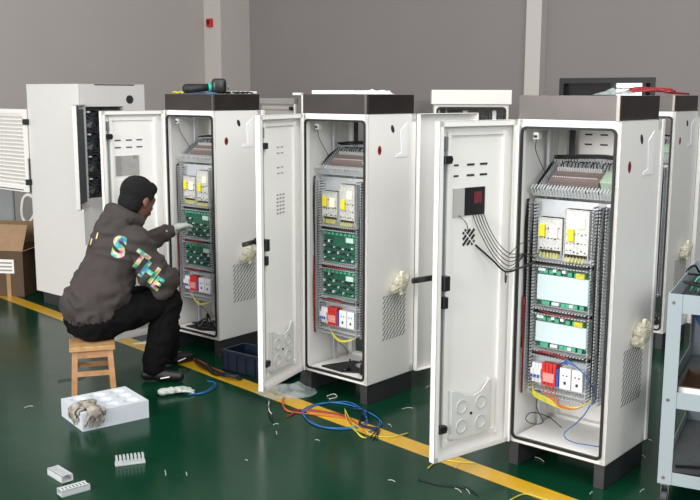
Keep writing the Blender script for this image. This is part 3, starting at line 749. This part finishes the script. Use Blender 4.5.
t = thing('cardboard_box', 'open brown cardboard box with white labels left of the wide cabinet', 'box', (-3.02, 8.50, 0), R(-8))
q = MB().box(-.80, 0, 0, .004, .0, .43).box(-.80, 0, .55, .554, .0, .43).box(-.004, 0, 0, .554, 0, .43).box(-.80, -.796, 0, .554, 0, .43).box(-.80, 0, 0, .554, 0, .004)
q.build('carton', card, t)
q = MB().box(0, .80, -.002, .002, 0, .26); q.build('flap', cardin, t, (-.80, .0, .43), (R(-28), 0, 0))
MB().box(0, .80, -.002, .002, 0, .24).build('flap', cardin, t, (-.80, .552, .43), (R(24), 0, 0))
MB().box(-.002, .002, 0, .55, 0, .20).build('flap', cardin, t, (-.0, .0, .43), (0, R(70), 0))
MB().box(-.27, -.09, -.003, 0, .22, .35).build('shipping_label', paper, t)
MB().box(-.46, -.34, -.003, 0, .28, .39).build('shipping_label', paper, t)
q = MB()
for k in range(3): q.box(-.25, -.11+.0*k, -.004, -.0028, .24+k*.035, .255+k*.035)
q.build('label_print', greysteel, t)
MB().box(-.17, -.13, -.0025, 0, .0, .27).build('brown_tape', mat('tape', '#9c7f55', .3), t)
t = thing('blue_crate', 'dark blue plastic crate on the floor, half under the middle cabinet door', 'crate', (-.87, 6.19, 0), R(-38))
q = MB().box(0, .52, 0, .012, 0, .15).box(0, .52, .20, .212, 0, .15).box(0, .012, 0, .212, 0, .15).box(.508, .52, 0, .212, 0, .15).box(0, .52, 0, .212, 0, .012)
for k in range(6): q.box(.04+k*.085, .055+k*.085, -.008, 0, .01, .15)
q.box(-.008, .528, -.01, 0, .13, .15)
q.build('shell', navy, t)

# ---------------------------------------------------------------- stool, tray, bits on the floor
t = thing('wooden_stool', 'small pine stool the man is sitting on', 'stool', (-1.625, 5.72, 0), R(16))
sw_, sh = .138, .325
MB().box(-sw_, sw_, -.125, .125, sh-.03, sh, bev=.005).build('seat', wood2, t)
for sx in (-1, 1):
    for sy in (-1, 1):
        q = MB(); q.box(-.017, .017, -.016, .016, 0, sh-.03)
        bmesh.ops.transform(q.bm, matrix=Matrix(((1, 0, -.05*sx, 0), (0, 1, -.05*sy, 0), (0, 0, 1, 0), (0, 0, 0, 1))), verts=q.bm.verts)
        q.build('leg', wood, t, (sx*(sw_-.018), sy*.108, 0))
for sy in (-1, 1):
    MB().box(-.12, .12, sy*.10-.008, sy*.10+.008, sh-.075, sh-.035).build('apron', wood, t)
    MB().box(-.12, .12, sy*.108-.008, sy*.108+.008, .135, .165).build('stretcher', wood, t)
for sx in (-1, 1): MB().box(sx*.112-.008, sx*.112+.008, -.1, .1, .17, .20).build('stretcher', wood, t)

# foam tray: six round pockets in the top
t0, t1, t3 = V((-1.497, 4.993)), V((-1.188, 5.277)), V((-1.674, 5.325))
TH = .105
t = thing('foam_tray', 'white foam packing block with round hollows on the green floor', 'foam block', (-1.492, 4.995, 0), R(37))
TL, TWd = .40, .33
bm = MB()
rows = [(x, y) for x in (.08, .20, .32) for y in (.065, .165, .265)]
g = 46
vs = {}
def hgt(x, y):
    d_ = min(math.hypot((x-a_), (y-b_)) for a_, b_ in rows)
    return TH - .014*(.5+.5*cos(pi*min(1, max(0, d_-.022)/.026)))
nx, ny = 92, 66
for i in range(nx+1):
    for j in range(ny+1):
        x, y = TL*i/nx, TWd*j/ny
        vs[i, j] = bm.bm.verts.new((x, y, hgt(x, y)))
for i in range(nx):
    for j in range(ny): bm.bm.faces.new((vs[i, j], vs[i+1, j], vs[i+1, j+1], vs[i, j+1]))
bt = {}
edge = [(i, 0) for i in range(nx)] + [(nx, j) for j in range(ny)] + [(i, ny) for i in range(nx, 0, -1)] + [(0, j) for j in range(ny, 0, -1)]
for e in edge: c = vs[e].co; bt[e] = bm.bm.verts.new((c.x, c.y, .0))
for k in range(len(edge)):
    a_, b_ = edge[k], edge[(k+1) % len(edge)]
    bm.bm.faces.new((vs[a_], bt[a_], bt[b_], vs[b_]))
bm.bm.faces.new([bt[e] for e in edge]); bm.build('foam_body', foam, t)

def glove_bm(curl, spread, L=1., thumb=1, rnd=None):
    mb = MB(); rnd = rnd or random.Random(1)
    def X(p): return V(p)*L
    mb.caps(X((0, -.03, 0)), .030*L, X((0, 0, 0)), .034*L); mb.caps(X((-.022, .045, 0)), .020*L, X((.022, .045, 0)), .020*L)
    mb.caps(X((0, 0, 0)), .030*L, X((0, .045, 0)), .026*L)
    for k, (x, ln) in enumerate(((-.033, .062), (-.011, .078), (.011, .083), (.033, .074))):
        a_ = spread*(k-1.5); p = X((x, .055, 0)); c_ = 0
        for s_ in range(3):
            c_ += curl*(1+.25*rnd.uniform(-1, 1)); l = ln*L*(.42, .32, .26)[s_]
            q = p + V((sin(a_)*cos(c_), cos(a_)*cos(c_), -sin(c_)))*l
            mb.caps(p, (.0115-.001*s_)*L, q, (.0105-.001*s_)*L, 10); p = q
    p = X((-.028*thumb, .0, -.006)); q = X((-.062*thumb, .032, -.02)); r_ = X((-.068*thumb, .066, -.028))
    mb.caps(p, .015*L, q, .0125*L, 10); mb.caps(q, .0125*L, r_, .011*L, 10)
    return mb
def flat_glove(name, label, loc, rz, m, seed, L=1., rx=0., bend=None):
    rnd = random.Random(seed); mb = glove_bm(.14, .30, L, rnd=rnd)
    mb.caps((0, -.055*L, .0), .034*L, (0, -.03*L, .0), .031*L)
    me = remesh(mb, .005, 2, .004, 40)
    for v in me.vertices: v.co.z *= .62
    lo_ = min(v.co.z for v in me.vertices)
    for v in me.vertices: v.co.z -= lo_
    if bend is not None:      # folds down over an edge at y = bend
        for v in me.vertices:
            if v.co.y > bend: v.co = V((v.co.x, bend + v.co.z + .001, .006*sin(v.co.x*60) - (v.co.y - bend)))
    o = link(name, me, m, None, loc, (rx, 0, rz), smooth=True); return tag(o, label, 'glove', 'work gloves lying about')
# soiled gloves on the near left corner of the foam block
L0 = lambda x, y, z: tuple(Matrix.Translation(t.location) @ Matrix.Rotation(R(37), 4, 'Z') @ V((x, y, z)))
flat_glove('work_glove', 'grey soiled work glove folded over the left end of the white foam block', L0(.045, .10, TH), R(37+90), dirtyglove, 4, .9, bend=.046)
flat_glove('work_glove', 'stained work glove hanging down the front of the white foam block', L0(.065, .035, TH), R(37+180), dirtyglove, 5, .9, bend=.036)
flat_glove('work_glove', 'pale work glove flat on the green floor by the man\'s shoe', (-1.12, 5.66, 0), R(-62), glovem, 6, 1.0)
# slotted duct offcuts
def duct_piece(name, label, loc, rz, L, h=.05, wd=.035, n=8, side='up'):
    t = thing(name, label, 'duct offcut', loc, rz, 'grey slotted duct offcuts')
    q = MB(); q.box(0, L, 0, wd, 0, .0025) if side == 'up' else None
    if side == 'up':
        for y in (0, wd-.0025):
            q.box(0, L, y, y+.0025, 0, h*.35)
            for k in range(n):
                x = L*k/n + L/n*.2; q.box(x, x+L/n*.5, y, y+.0025, h*.3, h)
    else:
        q.box(0, L, 0, h, 0, .0025); q.box(0, L, 0, .003, 0, wd).box(0, L, h-.003, h, 0, wd)
        q.box(0, L, 0, .012, wd-.0025, wd).box(0, L, h-.012, h, wd-.0025, wd)
        for k in range(n):
            x = L*k/n + L/n*.2; q.box(x, x+L/n*.5, .01, h-.01, wd-.0025, wd)
    q.build('slotted_channel', ductm, t)
duct_piece('slotted_duct', 'grey comb-like duct offcut standing with its teeth up on the green floor', (-1.187, 4.50, 0), R(20), .15, .05, .03, 8)
duct_piece('slotted_duct', 'grey duct offcut lying flat, farther of the pair at bottom left', (-1.50, 4.40, 0), R(-46), .15, .06, .035, 8, 'flat')
duct_piece('slotted_duct', 'grey duct offcut cut by the bottom edge of the picture', (-1.345, 4.13, 0), R(40), .14, .06, .03, 8, 'flat')

# ---------------------------------------------------------------- wires on the floor
def F(px, py, z=.006):     # floor point under a picture position
    t_, r_ = .1653, .0029; dx, dy = px-350, py-250
    X = cos(r_)*dx + sin(r_)*dy; Y = -sin(r_)*dx + cos(r_)*dy; x = X/935.2; u = -Y/935.2
    d_ = V((x, cos(t_)+u*sin(t_), -sin(t_)+u*cos(t_))); k = (z-CAMZ)/d_.z
    return V((0, 0, CAMZ)) + d_*k
def wire(name, label, pts, m, r=.0045, n=1, jit=.008, lift=.0, group='loose wires on the floor', seed=1):
    rr = random.Random(seed); mb = MB()
    for k in range(n):
        P = [F(x, y) + V((rr.uniform(-jit, jit), rr.uniform(-jit, jit), rr.uniform(0, lift)))*(1 if n > 1 else 0) for x, y in pts]
        for p_ in P: p_.z = max(p_.z, r+.002)
        mb.tube(P, r, 6)
    o = mb.build(name, m, None, smooth=True); return tag(o, label, 'wire', group)
wire('blue_wire', 'blue wire coiled in a wide loop across the yellow line', [(305, 412), (318, 405), (345, 402), (362, 410), (366, 422), (350, 428), (325, 427), (308, 421), (304, 410), (322, 403), (348, 404), (372, 414), (380, 424), (370, 433)], bluew, .003, 2, .015)
wire('red_wire', 'red wires lying left across the yellow line', [(288, 416), (300, 410), (322, 412), (345, 417), (352, 424)], redw, .0028, 3, .02, seed=2)
wire('orange_wire', 'orange wire curving from under the middle cabinet door', [(287, 393), (283, 402), (288, 411), (305, 414), (330, 416), (350, 420), (365, 432)], orangew, .0028, 3, .012, seed=3)
wire('yellow_wire', 'yellow-green wires spreading right from the wire heap', [(346, 408), (349, 422), (358, 435), (366, 438)], yelloww, .003, 2, .012, seed=4)
wire('yellow_wire', 'straight yellow-green wire lying past the yellow line', [(350, 421), (370, 434), (390, 437), (408, 433)], yelloww, .003)
wire('black_wire', 'thin black wire curl left of the red wires', [(270, 403), (268, 412), (273, 421), (272, 413)], blackw, .003)
wire('white_wire', 'short white wire offcut curled left of the wire heap', [(269, 401), (269, 410), (272, 414)], whitew, .003)
wire('dark_blue_wire', 'dark blue wires tangled at the right of the wire heap', [(355, 408), (365, 412), (362, 425), (376, 430), (374, 438)], navy, .004, 4, .02, seed=5)
wire('black_cable_bundle', 'bundle of black cables lying on the yellow line under the left cabinet', [(196, 363), (204, 368), (214, 374), (226, 378), (240, 380)], blackw, .005, 9, .02, .03, seed=6)
wire('brown_wire', 'brown wires lying beside the black cable bundle', [(193, 359), (200, 363), (212, 370), (230, 376)], orangew, .0035, 3, .02, .02, seed=7)
wire('blue_wire', 'short blue wire beside the pale glove on the floor', [(190, 394), (202, 393), (212, 388), (216, 383), (208, 381)], bluew, .0035, 2, .01, seed=8)
wire('black_wire', 'long black wire at the bottom under the nearest cabinet', [(418, 478), (440, 484), (462, 486), (478, 494)], blackw, .003)
wire('yellow_wire', 'yellow wire running out from under the nearest open door', [(428, 468), (440, 460), (460, 462), (476, 463)], yelloww, .003)
wire('yellow_wire', 'pale yellow wire at the bottom beside the yellow line', [(510, 500), (524, 494), (538, 497), (548, 500)], yelloww, .0025)
wire('white_cable_tie', 'curled white cable tie under the middle cabinet', [(327, 396), (334, 394), (337, 397), (329, 399)], whitew, .003)
wire('black_wire', 'thin black wires left of the stool', [(58, 381), (68, 379), (80, 378), (90, 372)], blackw, .0025)
scr = [(402, 409, 414, 408), (273, 425, 279, 424), (276, 431, 277, 435), (165, 470, 166, 476), (186, 472, 187, 476), (245, 460, 248, 461), (426, 388, 430, 386), (388, 480, 396, 482), (455, 468, 459, 462), (545, 403, 552, 400),
       (535, 457, 545, 462), (530, 400, 540, 398), (648, 440, 652, 441), (640, 455, 646, 458), (575, 420, 581, 424), (24, 408, 34, 406), (388, 424, 392, 427), (315, 440, 320, 441), (640, 492, 645, 489), (590, 494, 593, 492), (455, 488, 462, 493), (466, 489, 470, 494)]
where = ['just right of the blue wire coil', 'below the left end of the red wires', 'lowest of the two below the red wires', 'left of the upright pair, bottom centre left', 'right of the upright pair, bottom centre left',
 'alone on green left of the wires', 'right of the middle cabinet', 'left of the nearest open door', 'on the yellow line near the door', 'under the nearest cabinet',
 'beside the yellow line below the nearest cabinet', 'behind the nearest cabinet left plinth', 'left of the tool cart, upper one', 'left of the tool cart, second from top', 'below the middle of the nearest cabinet',
 'far left of the floor beyond the foam block', 'above the yellow line right of the wire heap', 'below the blue wire coil', 'lowest one beside the cart caster', 'by the nearest cabinet right plinth', 'above the long black wire', 'at the long black wire tip']
for a_, w_ in zip(scr, where):
    o = wire('wire_scrap', 'tiny pale wire scrap ' + w_, [(a_[0], a_[1]), ((a_[0]+a_[2])/2, (a_[1]+a_[3])/2-1), ((a_[0]+a_[2])/2+.4*(a_[2]-a_[0]), (a_[1]+a_[3])/2+.4*(a_[3]-a_[1]))], whitew, .0015, group='tiny wire scraps on the floor')
    o['category'] = 'scrap'
pb = F(286, 391)
crumple((pb.x, pb.y, .002), 0, 0, .19, .13, .06, clearfilm, 'clear_plastic_bag', 'clear plastic bag on the floor under the middle open door', 8, 10)
o = MB().cyl(F(174, 354, .025), F(184, 356, .025), .025, .025, 20).build('orange_tape_roll', mat('orange_tape', '#b07a1c', .35), None); tag(o, 'orange tape roll beside the shoe under the left cabinet', 'tape')
p0 = F(141, 342)
o = MB().prism([(0, 0), (.11, .02), (.12, .12)], 'z', .002, .006).build('clear_film_offcut', whitefilm, None, (p0.x-.05, p0.y-.05, 0)); tag(o, 'small clear film offcut on the yellow line behind the man', 'film')

# ---------------------------------------------------------------- tool cart
t = thing('tool_cart', 'pale grey steel tool cart on casters cut by the right edge', 'cart', (1.42, 4.07, 0), R(-27))
CL, CD, CT, CBm = .62, .95, 1.0, .11
for x in (0, CL):
    for y in (0, CD):
        q = MB(); sx = 1 if x == 0 else -1; sy = 1 if y == 0 else -1
        q.box(min(x-sx*.003, x+sx*.058), max(x-sx*.003, x+sx*.058), min(y, y-sy*.003), max(y, y-sy*.003), CBm, CT+.001).box(min(x, x-sx*.003), max(x, x-sx*.003), min(y, y+sy*.058), max(y, y+sy*.058), CBm, CT+.001)
        q.build('post', cartm, t)
        c = MB().box(x+sx*.03-.02, x+sx*.03+.02, y+sy*.03-.025, y+sy*.03+.025, CBm-.01, CBm).box(x+sx*.03-.018, x+sx*.03-.014, y+sy*.03-.02, y+sy*.03+.02, .03, CBm).box(x+sx*.03+.014, x+sx*.03+.018, y+sy*.03-.02, y+sy*.03+.02, .03, CBm)
        co = c.build('caster_fork', steel_edge, t)
        MB().cyl((x+sx*.03-.012, y+sy*.03, .036), (x+sx*.03+.012, y+sy*.03, .036), .036, n=20).build('caster_wheel', dgrey, co)
for k, z in enumerate((CT-.085, .475, CBm)):
    hgt_ = (.085, .075, .06)[k]
    q = MB().ring(rrect(0, CL, 0, CD, .001, 1), rrect(.003, CL-.003, .003, CD-.003, .001, 1), z, z+hgt_)
    bmesh.ops.transform(q.bm, matrix=Matrix(((1, 0, 0, 0), (0, 0, 1, 0), (0, 1, 0, 0), (0, 0, 0, 1))), verts=q.bm.verts)
    q.build('shelf_rim', cartm, t)
    MB().box(.003, CL-.003, .003, CD-.003, z+.002, z+.006).build('shelf', mat('worn_shelf_steel', '#64686a', .5, var=.15, vs=9) if k else dgrey, t)
q = MB()
for z in (CT-.04, .51, .14):
    for x in (.022, CL-.022): q.cyl((x, -.004, z), (x, .002, z), .008, n=10)
split(q, 'bolt', steel_edge, t)
CTL = Matrix.Translation(t.location) @ Matrix.Rotation(R(-27), 4, 'Z')
def onc(x, y, z): return tuple(CTL @ V((x, y, z)))
ct = thing('small_carton', 'low open cardboard carton with a white front on the middle cart shelf', 'box', onc(.06, .04, .481), R(-27))
MB().box(0, .42, 0, .004, 0, .09).box(0, .42, .30, .304, 0, .09).box(0, .004, 0, .304, 0, .09).box(.416, .42, 0, .304, 0, .09).box(0, .42, 0, .304, 0, .004).build('carton', card, ct)
MB().box(.0, .42, -.003, 0, .03, .085).build('paper_strip', paper, ct)
o = MB().box(0, .3, 0, .012, 0, .012).build('black_rod', blackp, None, onc(.05, .2, CBm+.008), (0, 0, R(-10))); tag(o, 'black rod on the bottom cart shelf, farther back', 'rod')
o = MB().box(0, .42, 0, .012, 0, .012).build('black_rod', blackp, None, onc(.05, .10, CBm+.008), (0, 0, R(-18))); tag(o, 'black rod on the bottom cart shelf, nearer the front', 'rod')
crumple(onc(.30, .35, CBm+.008), 0, 0, .14, .12, .08, clearfilm, 'clear_plastic_bag', 'clear plastic bag on the bottom shelf of the cart', 21, 12)
crumple(onc(.20, .55, CT-.075), 0, 0, .15, .2, .14, clearfilm, 'clear_plastic_bag', 'clear plastic bag of parts on the top tray of the cart', 22, 10)
crumple(onc(.25, .55, .481), 0, 0, .14, .14, .12, clearfilm, 'clear_plastic_bag', 'clear plastic bag behind the carton on the middle cart shelf', 23, 12)
rr = random.Random(4); mb = MB()
for k in range(16):
    c0 = V((rr.uniform(.06, .45), rr.uniform(.1, .8), CT-.06)); P = [c0 + V((rr.uniform(-.08, .08), rr.uniform(-.12, .12), rr.uniform(0, .08))) for _ in range(5)]
    mb.tube([CTL @ p_ for p_ in P], .006, 6)
tag(mb.build('black_cable_heap', blackw, None, smooth=True), 'heap of black cables in the top tray of the cart', 'cable')
mb = MB()
for k in range(7):
    mb.tube([CTL @ V((.05+.02*k, .3+.03*k, CT-.05)), CTL @ V((.10+.02*k, .28, CT+.04+.01*k)), CTL @ V((.22, .22+.02*k, CT+.03)), CTL @ V((.34, .16+.02*k, CT-.0)), CTL @ V((.45, .15, CT-.03))], .005, 6)
tag(mb.build('green_cable_bundle', conn, None, smooth=True), 'green and teal cables arching over the top tray of the cart', 'cable')
b_ = bmesh.new(); g_ = {}; n1, n2 = 60, 24
for i in range(n1+1):
    for j in range(n2+1):
        u, v = i/n1, j/n2; x = (.06 + .42*u) + .16*v*(1-u)*1.0; z = .955 - (.27 + .06*sin(5*u))*v
        g_[i, j] = b_.verts.new(CTL @ V((x, .07 + .018*sin(u*22 + 2*v)*(.4+v) + .03*v, z)))
for i in range(n1):
    for j in range(n2): b_.faces.new((g_[i, j], g_[i+1, j], g_[i+1, j+1], g_[i, j+1]))
me = bpy.data.meshes.new('blue_cloth'); b_.to_mesh(me); b_.free()
o = link('blue_cloth', me, mat('blue_cloth', '#1a416e', .85, var=.1, bump=.4, bs=30), smooth=True); so = o.modifiers.new('cloth', 'SOLIDIFY'); so.thickness = .003
tag(o, 'blue cloth hanging inside the cart under the top tray', 'cloth')

# ---------------------------------------------------------------- seated man
PO = V((-1.6, 5.84, 0))
man = thing('person', 'man in a grey-brown jacket and black trousers sitting on a stool, reaching into a cabinet', 'person', tuple(PO))
fwd = V((.60, .72, -.36)).normalized(); rgt = V((.72, -.60, 0)).normalized(); upv = rgt.cross(fwd).normalized()
HC = V((-1.376, 6.06, 1.188))
HM = Matrix(((rgt.x, fwd.x, upv.x, HC.x), (rgt.y, fwd.y, upv.y, HC.y), (rgt.z, fwd.z, upv.z, HC.z), (0, 0, 0, 1)))
HM = HM @ Matrix.Scale(1.15, 4)
def h(x, y, z): return HM @ V((x, y, z))
Rs, Re, Rw = V((-1.36, 5.86, .94)), V((-1.195, 5.93, .655)), V((-1.20, 6.13, .665))
Ls, Le, Lw = V((-1.60, 6.13, .97)), V((-1.44, 6.36, .83)), V((-1.29, 6.54, .905))
neck = V((-1.45, 6.0, 1.05)); chest = V((-1.50, 5.97, .88)); belly = V((-1.60, 5.89, .62)); pel = V((-1.65, 5.83, .43))
Rh, Rk, Ra = V((-1.58, 5.77, .415)), V((-1.185, 6.01, .535)), V((-1.285, 5.94, .10))
Lh, Lk, La = V((-1.70, 5.91, .415)), V((-1.265, 6.25, .53)), V((-1.26, 6.30, .10))
# body: head, neck, trunk, limbs in one surface
mb = MB()
mb.sph(h(0, -.012, .03), 1, (.076, .098, .088), HM.to_3x3().to_4x4(), 24)
mb.sph(h(0, .02, -.03), 1, (.062, .075, .085), HM.to_3x3().to_4x4(), 24)
mb.caps(h(0, .055, -.085), .030, h(0, .06, -.09), .028)
mb.caps(h(-.025, .02, -.08), .03, h(.025, .02, -.08), .03)
mb.caps(h(0, .088, .005), .009, h(0, .104, -.028), .012)          # nose
mb.caps(h(-.03, .085, .025), .012, h(.03, .085, .025), .012)     # brow
mb.caps(h(-.02, .088, -.062), .010, h(.02, .088, -.062), .010)   # mouth
for s_ in (-1, 1):
    mb.sph(h(s_*.078, -.005, -.012), 1, (.009, .021, .033), HM.to_3x3().to_4x4(), 12)
    mb.sph(h(s_*.03, .078, .004), .014)
mb.caps(h(0, -.035, -.06), .056, neck, .060)
mb.caps(neck, .07, chest, .13).caps(chest, .13, belly, .12).caps(belly, .12, pel, .14)
mb.caps(Rs, .05, Re, .038).caps(Re, .038, Rw, .026).caps(Ls, .05, Le, .038).caps(Le, .038, Lw, .026)
mb.caps(neck - V((0, 0, .05)), .06, Rs, .05).caps(neck - V((0, 0, .05)), .06, Ls, .05)
mb.caps(Rh, .08, Rk, .055).caps(Rk, .055, Ra, .038).caps(Lh, .08, Lk, .055).caps(Lk, .055, La, .038)
body = link('body', remesh(mb, .008, 4, off=PO), skinm, man, smooth=True)
# hair
mb = MB()
mb.sph(h(0, -.024, .040), 1, (.084, .104, .090), HM.to_3x3().to_4x4(), 24)
mb.sph(h(0, -.052, -.025), 1, (.074, .066, .085), HM.to_3x3().to_4x4(), 20)
mb.sph(h(0, .045, .075), 1, (.060, .045, .042), HM.to_3x3().to_4x4(), 16)
for s_ in (-1, 1): mb.caps(h(s_*.068, .012, .03), .014, h(s_*.07, .015, -.005), .008)
link('hair', remesh(mb, .006, 3, .003, 60, off=PO), hairm, man, smooth=True)
# trousers
mb = MB()
mb.caps(V((-1.65, 5.82, .455)), .145, V((-1.62, 5.86, .50)), .13)
mb.caps(Rh + V((-.03, 0, .01)), .12, Rk, .082).caps(Rk, .082, (Rk*.45+Ra*.55), .088).caps((Rk*.45+Ra*.55), .088, Ra + V((0, 0, .01)), .075)
mb.caps(Lh + V((-.03, 0, .01)), .12, Lk, .082).caps(Lk, .082, (Lk*.45+La*.55), .085).caps((Lk*.45+La*.55), .085, La + V((0, 0, .01)), .07)
mb.caps(Rh, .10, Lh, .10)
tm = remesh(mb, .010, 5, .012, 9, off=PO)
for v in tm.vertices: v.co.z = max(v.co.z, .327 if (v.co + PO - V((-1.625, 5.72, 0))).to_2d().length < .17 else .03)
link('trousers', tm, trousm, man, smooth=True)
# shoes
for nm_, A_, dr_ in (('shoe', Ra, V((.95, -.05, 0)).normalized()), ('shoe', La, V((.75, .6, 0)).normalized())):
    mb = MB(); base = V((A_.x, A_.y, 0))
    mb.caps(base - dr_*.055 + V((0, 0, .045)), .040, base + dr_*.03 + V((0, 0, .05)), .045)
    mb.caps(base + dr_*.03 + V((0, 0, .045)), .045, base + dr_*.165 + V((0, 0, .035)), .034)
    mb.caps(base + V((0, 0, .06)), .046, base + V((0, 0, .10)), .046)
    me = remesh(mb, .008, 3, off=PO)
    for v in me.vertices: v.co.z = max(v.co.z, .001)
    sh_ = link('shoe', me, shoem, man, smooth=True)
    sd = V((dr_.y, -dr_.x, 0)); mb = MB()
    L_ = base - PO
    pts = [L_ + dr_*(.05 + .02*k) + sd*(.040+.002*math.sin(k)) + V((0, 0, .03 + .004*k)) for k in range(4)]
    mb.tube(pts, .0045, 6, 3); mb.build('shoe_mark', paper, sh_, smooth=True)
# jacket
mb = MB()
sd = (Rs-Ls).normalized()
mb.caps(pel + V((-.01, .0, .10)) - sd*.03, .165, pel + V((-.01, 0, .10)) + sd*.04, .165)
mb.caps(belly - sd*.05, .165, belly + sd*.05, .165)
mb.caps(pel + V((0, 0, .11)), .175, belly, .18).caps(belly, .18, chest, .165)
mb.caps(chest - sd*.08, .135, chest + sd*.08, .135)
mb.caps(neck - V((0, 0, .10)), .11, Rs - sd*.03, .088).caps(neck - V((0, 0, .10)), .11, Ls + sd*.03, .088)
mb.caps(chest - V((.03, .03, 0)), .14, neck - V((.03, .02, .09)), .105)
mb.caps(Rs, .09, Re, .078).caps(Re, .076, Rw, .055).caps(Rs*.4+Re*.6+V((-.03, 0, -.03)), .075, Re + V((-.03, 0, -.015)), .075).caps(Ls, .088, Le, .066).caps(Le, .066, Lw, .045)
back = V((-.72, -.62, 0)).normalized()
# hood folded down behind the neck
for k in range(13):
    a_ = R(-115 + 230*k/12); dirv = back*cos(a_) + sd*sin(a_)
    p_ = neck + V((0, 0, .065)) + dirv*.088 + V((0, 0, -.03*(1-cos(a_))))
    mb.sph(p_ + V((0, 0, .0)), .036 + .012*max(0, cos(a_)))
mb.caps(neck + back*.10 + V((0, 0, .025)), .065, chest + back*.10 + V((0, 0, .05)), .075)
mb.caps(neck + back*.08 - sd*.07 + V((0, 0, -.01)), .05, chest + back*.12 + V((0, 0, .06)), .06)
mb.caps(neck + back*.08 + sd*.07 + V((0, 0, -.01)), .05, chest + back*.12 + V((0, 0, .06)), .06)
def hem(co):
    d_ = 0
    z = co.z
    q = co - pel
    if z < .50 and (V((q.x, q.y)).length < .35):
        ang = math.atan2(q.y, q.x); d_ += .006*sin(ang*34)*min(1, (.50-z)/.05); d_ -= .02*max(0, min(1, (.47-z)/.05))
    # sleeve creases
    t_ = (co-Re).length
    if t_ < .16: d_ += .006*sin(t_*95)
    return d_
jm = remesh(mb, .009, 3, .018, 7.5, wr=hem, off=PO)
bmj = bmesh.new(); bmj.from_mesh(jm)
# clean hem
bmesh.ops.delete(bmj, geom=[v for v in bmj.verts if v.co.z < .415 and (v.co + PO - pel).to_2d().length < .40], context='VERTS')
bmj.to_mesh(jm); bmj.free()
jk = link('jacket', jm, jacketm, man, smooth=True)
so = jk.modifiers.new('thickness', 'SOLIDIFY'); so.thickness = .004; so.offset = -1
# printed letters laid on the cloth
bvh = BVHTree.FromPolygons([v.co for v in jm.vertices], [tuple(p_.vertices) for p_ in jm.polygons])
def letter(txt, centre, right, up, size, nrm):
    cu = bpy.data.curves.new('t', 'FONT'); cu.body = txt; cu.size = 1; cu.align_x = 'CENTER'; cu.align_y = 'CENTER'; cu.offset = .045; cu.resolution_u = 4
    o = bpy.data.objects.new('t', cu); COL.objects.link(o); dg = bpy.context.evaluated_depsgraph_get(); dg.update()
    me = bpy.data.meshes.new_from_object(o.evaluated_get(dg)); bpy.data.objects.remove(o)
    b_ = bmesh.new(); b_.from_mesh(me)
    bmesh.ops.triangulate(b_, faces=b_.faces)
    for _ in range(3): bmesh.ops.subdivide_edges(b_, edges=[e for e in b_.edges if e.calc_length() > .06], cuts=1); bmesh.ops.triangulate(b_, faces=b_.faces)
    for v in b_.verts:
        p_ = centre + right*v.co.x*size + up*v.co.y*size + nrm*.3
        hit = bvh.ray_cast(p_, -nrm)
        v.co = (hit[0] + nrm*.003) if hit[0] is not None else p_ - nrm*.3
    b_.to_mesh(me); b_.free(); return me
lm = letter_mat()
def P3(px, py, Y):
    f_ = F(px, py, 0); k = Y/f_.y; return V((0, 0, CAMZ)) + (f_ - V((0, 0, CAMZ)))*k
def place(txt, px, py, Y, size, tilt):
    c_ = P3(px, py, Y) - PO; view = (V((0, 0, CAMZ)) - PO - c_).normalized()
    r0 = V((0, 0, 1)).cross(view).normalized(); u0 = view.cross(r0)
    r1 = r0*cos(tilt) + u0*sin(tilt); u1 = -r0*sin(tilt) + u0*cos(tilt)
    link('jacket_print', letter(txt, c_, r1, u1, size, view), lm, jk)
place('S', 119, 248, 5.75, .18, R(-12))
place('T', 139, 261, 5.75, .15, R(-38))
place('H', 149, 273, 5.75, .15, R(-38))
place('E', 157, 284, 5.75, .11, R(-38))
lm2 = yelloww
for px, py, s_ in ((97, 236, .05), (91, 242, .05), (86, 248, .04)):
    c_ = P3(px, py, 5.75) - PO; view = (V((0, 0, CAMZ)) - PO - c_).normalized(); r0 = V((0, 0, 1)).cross(view).normalized(); u0 = view.cross(r0)
    link('jacket_print', letter('/', c_, r0, u0, s_, view), mat('pale_yellow_print', '#c9c08a', .5), jk)
# gloves worn on both hands
def worn_glove(wrist, dirv, palm, curl, thumb):
    y_ = dirv.normalized(); z_ = palm - y_*palm.dot(y_); z_.normalize(); z_ = -z_; x_ = y_.cross(z_)
    M = Matrix(((x_.x, y_.x, z_.x, 0), (x_.y, y_.y, z_.y, 0), (x_.z, y_.z, z_.z, 0), (0, 0, 0, 1)))
    mb = glove_bm(curl, .10, 1.2, thumb); mb.caps((0, -.11, 0), .042, (0, -.03, 0), .036)
    bmesh.ops.transform(mb.bm, matrix=Matrix.Translation(wrist + y_*.05) @ M, verts=mb.bm.verts)
    return link('glove', remesh(mb, .0045, 2, .0015, 60, off=PO), glovem, man, smooth=True)
worn_glove(Lw, V((.085, .15, .02)), V((.4, -.2, -.6)), .30, -1)
worn_glove(Rw, V((-.03, .18, -.03)), V((-.6, .2, -.5)), .5, 1)
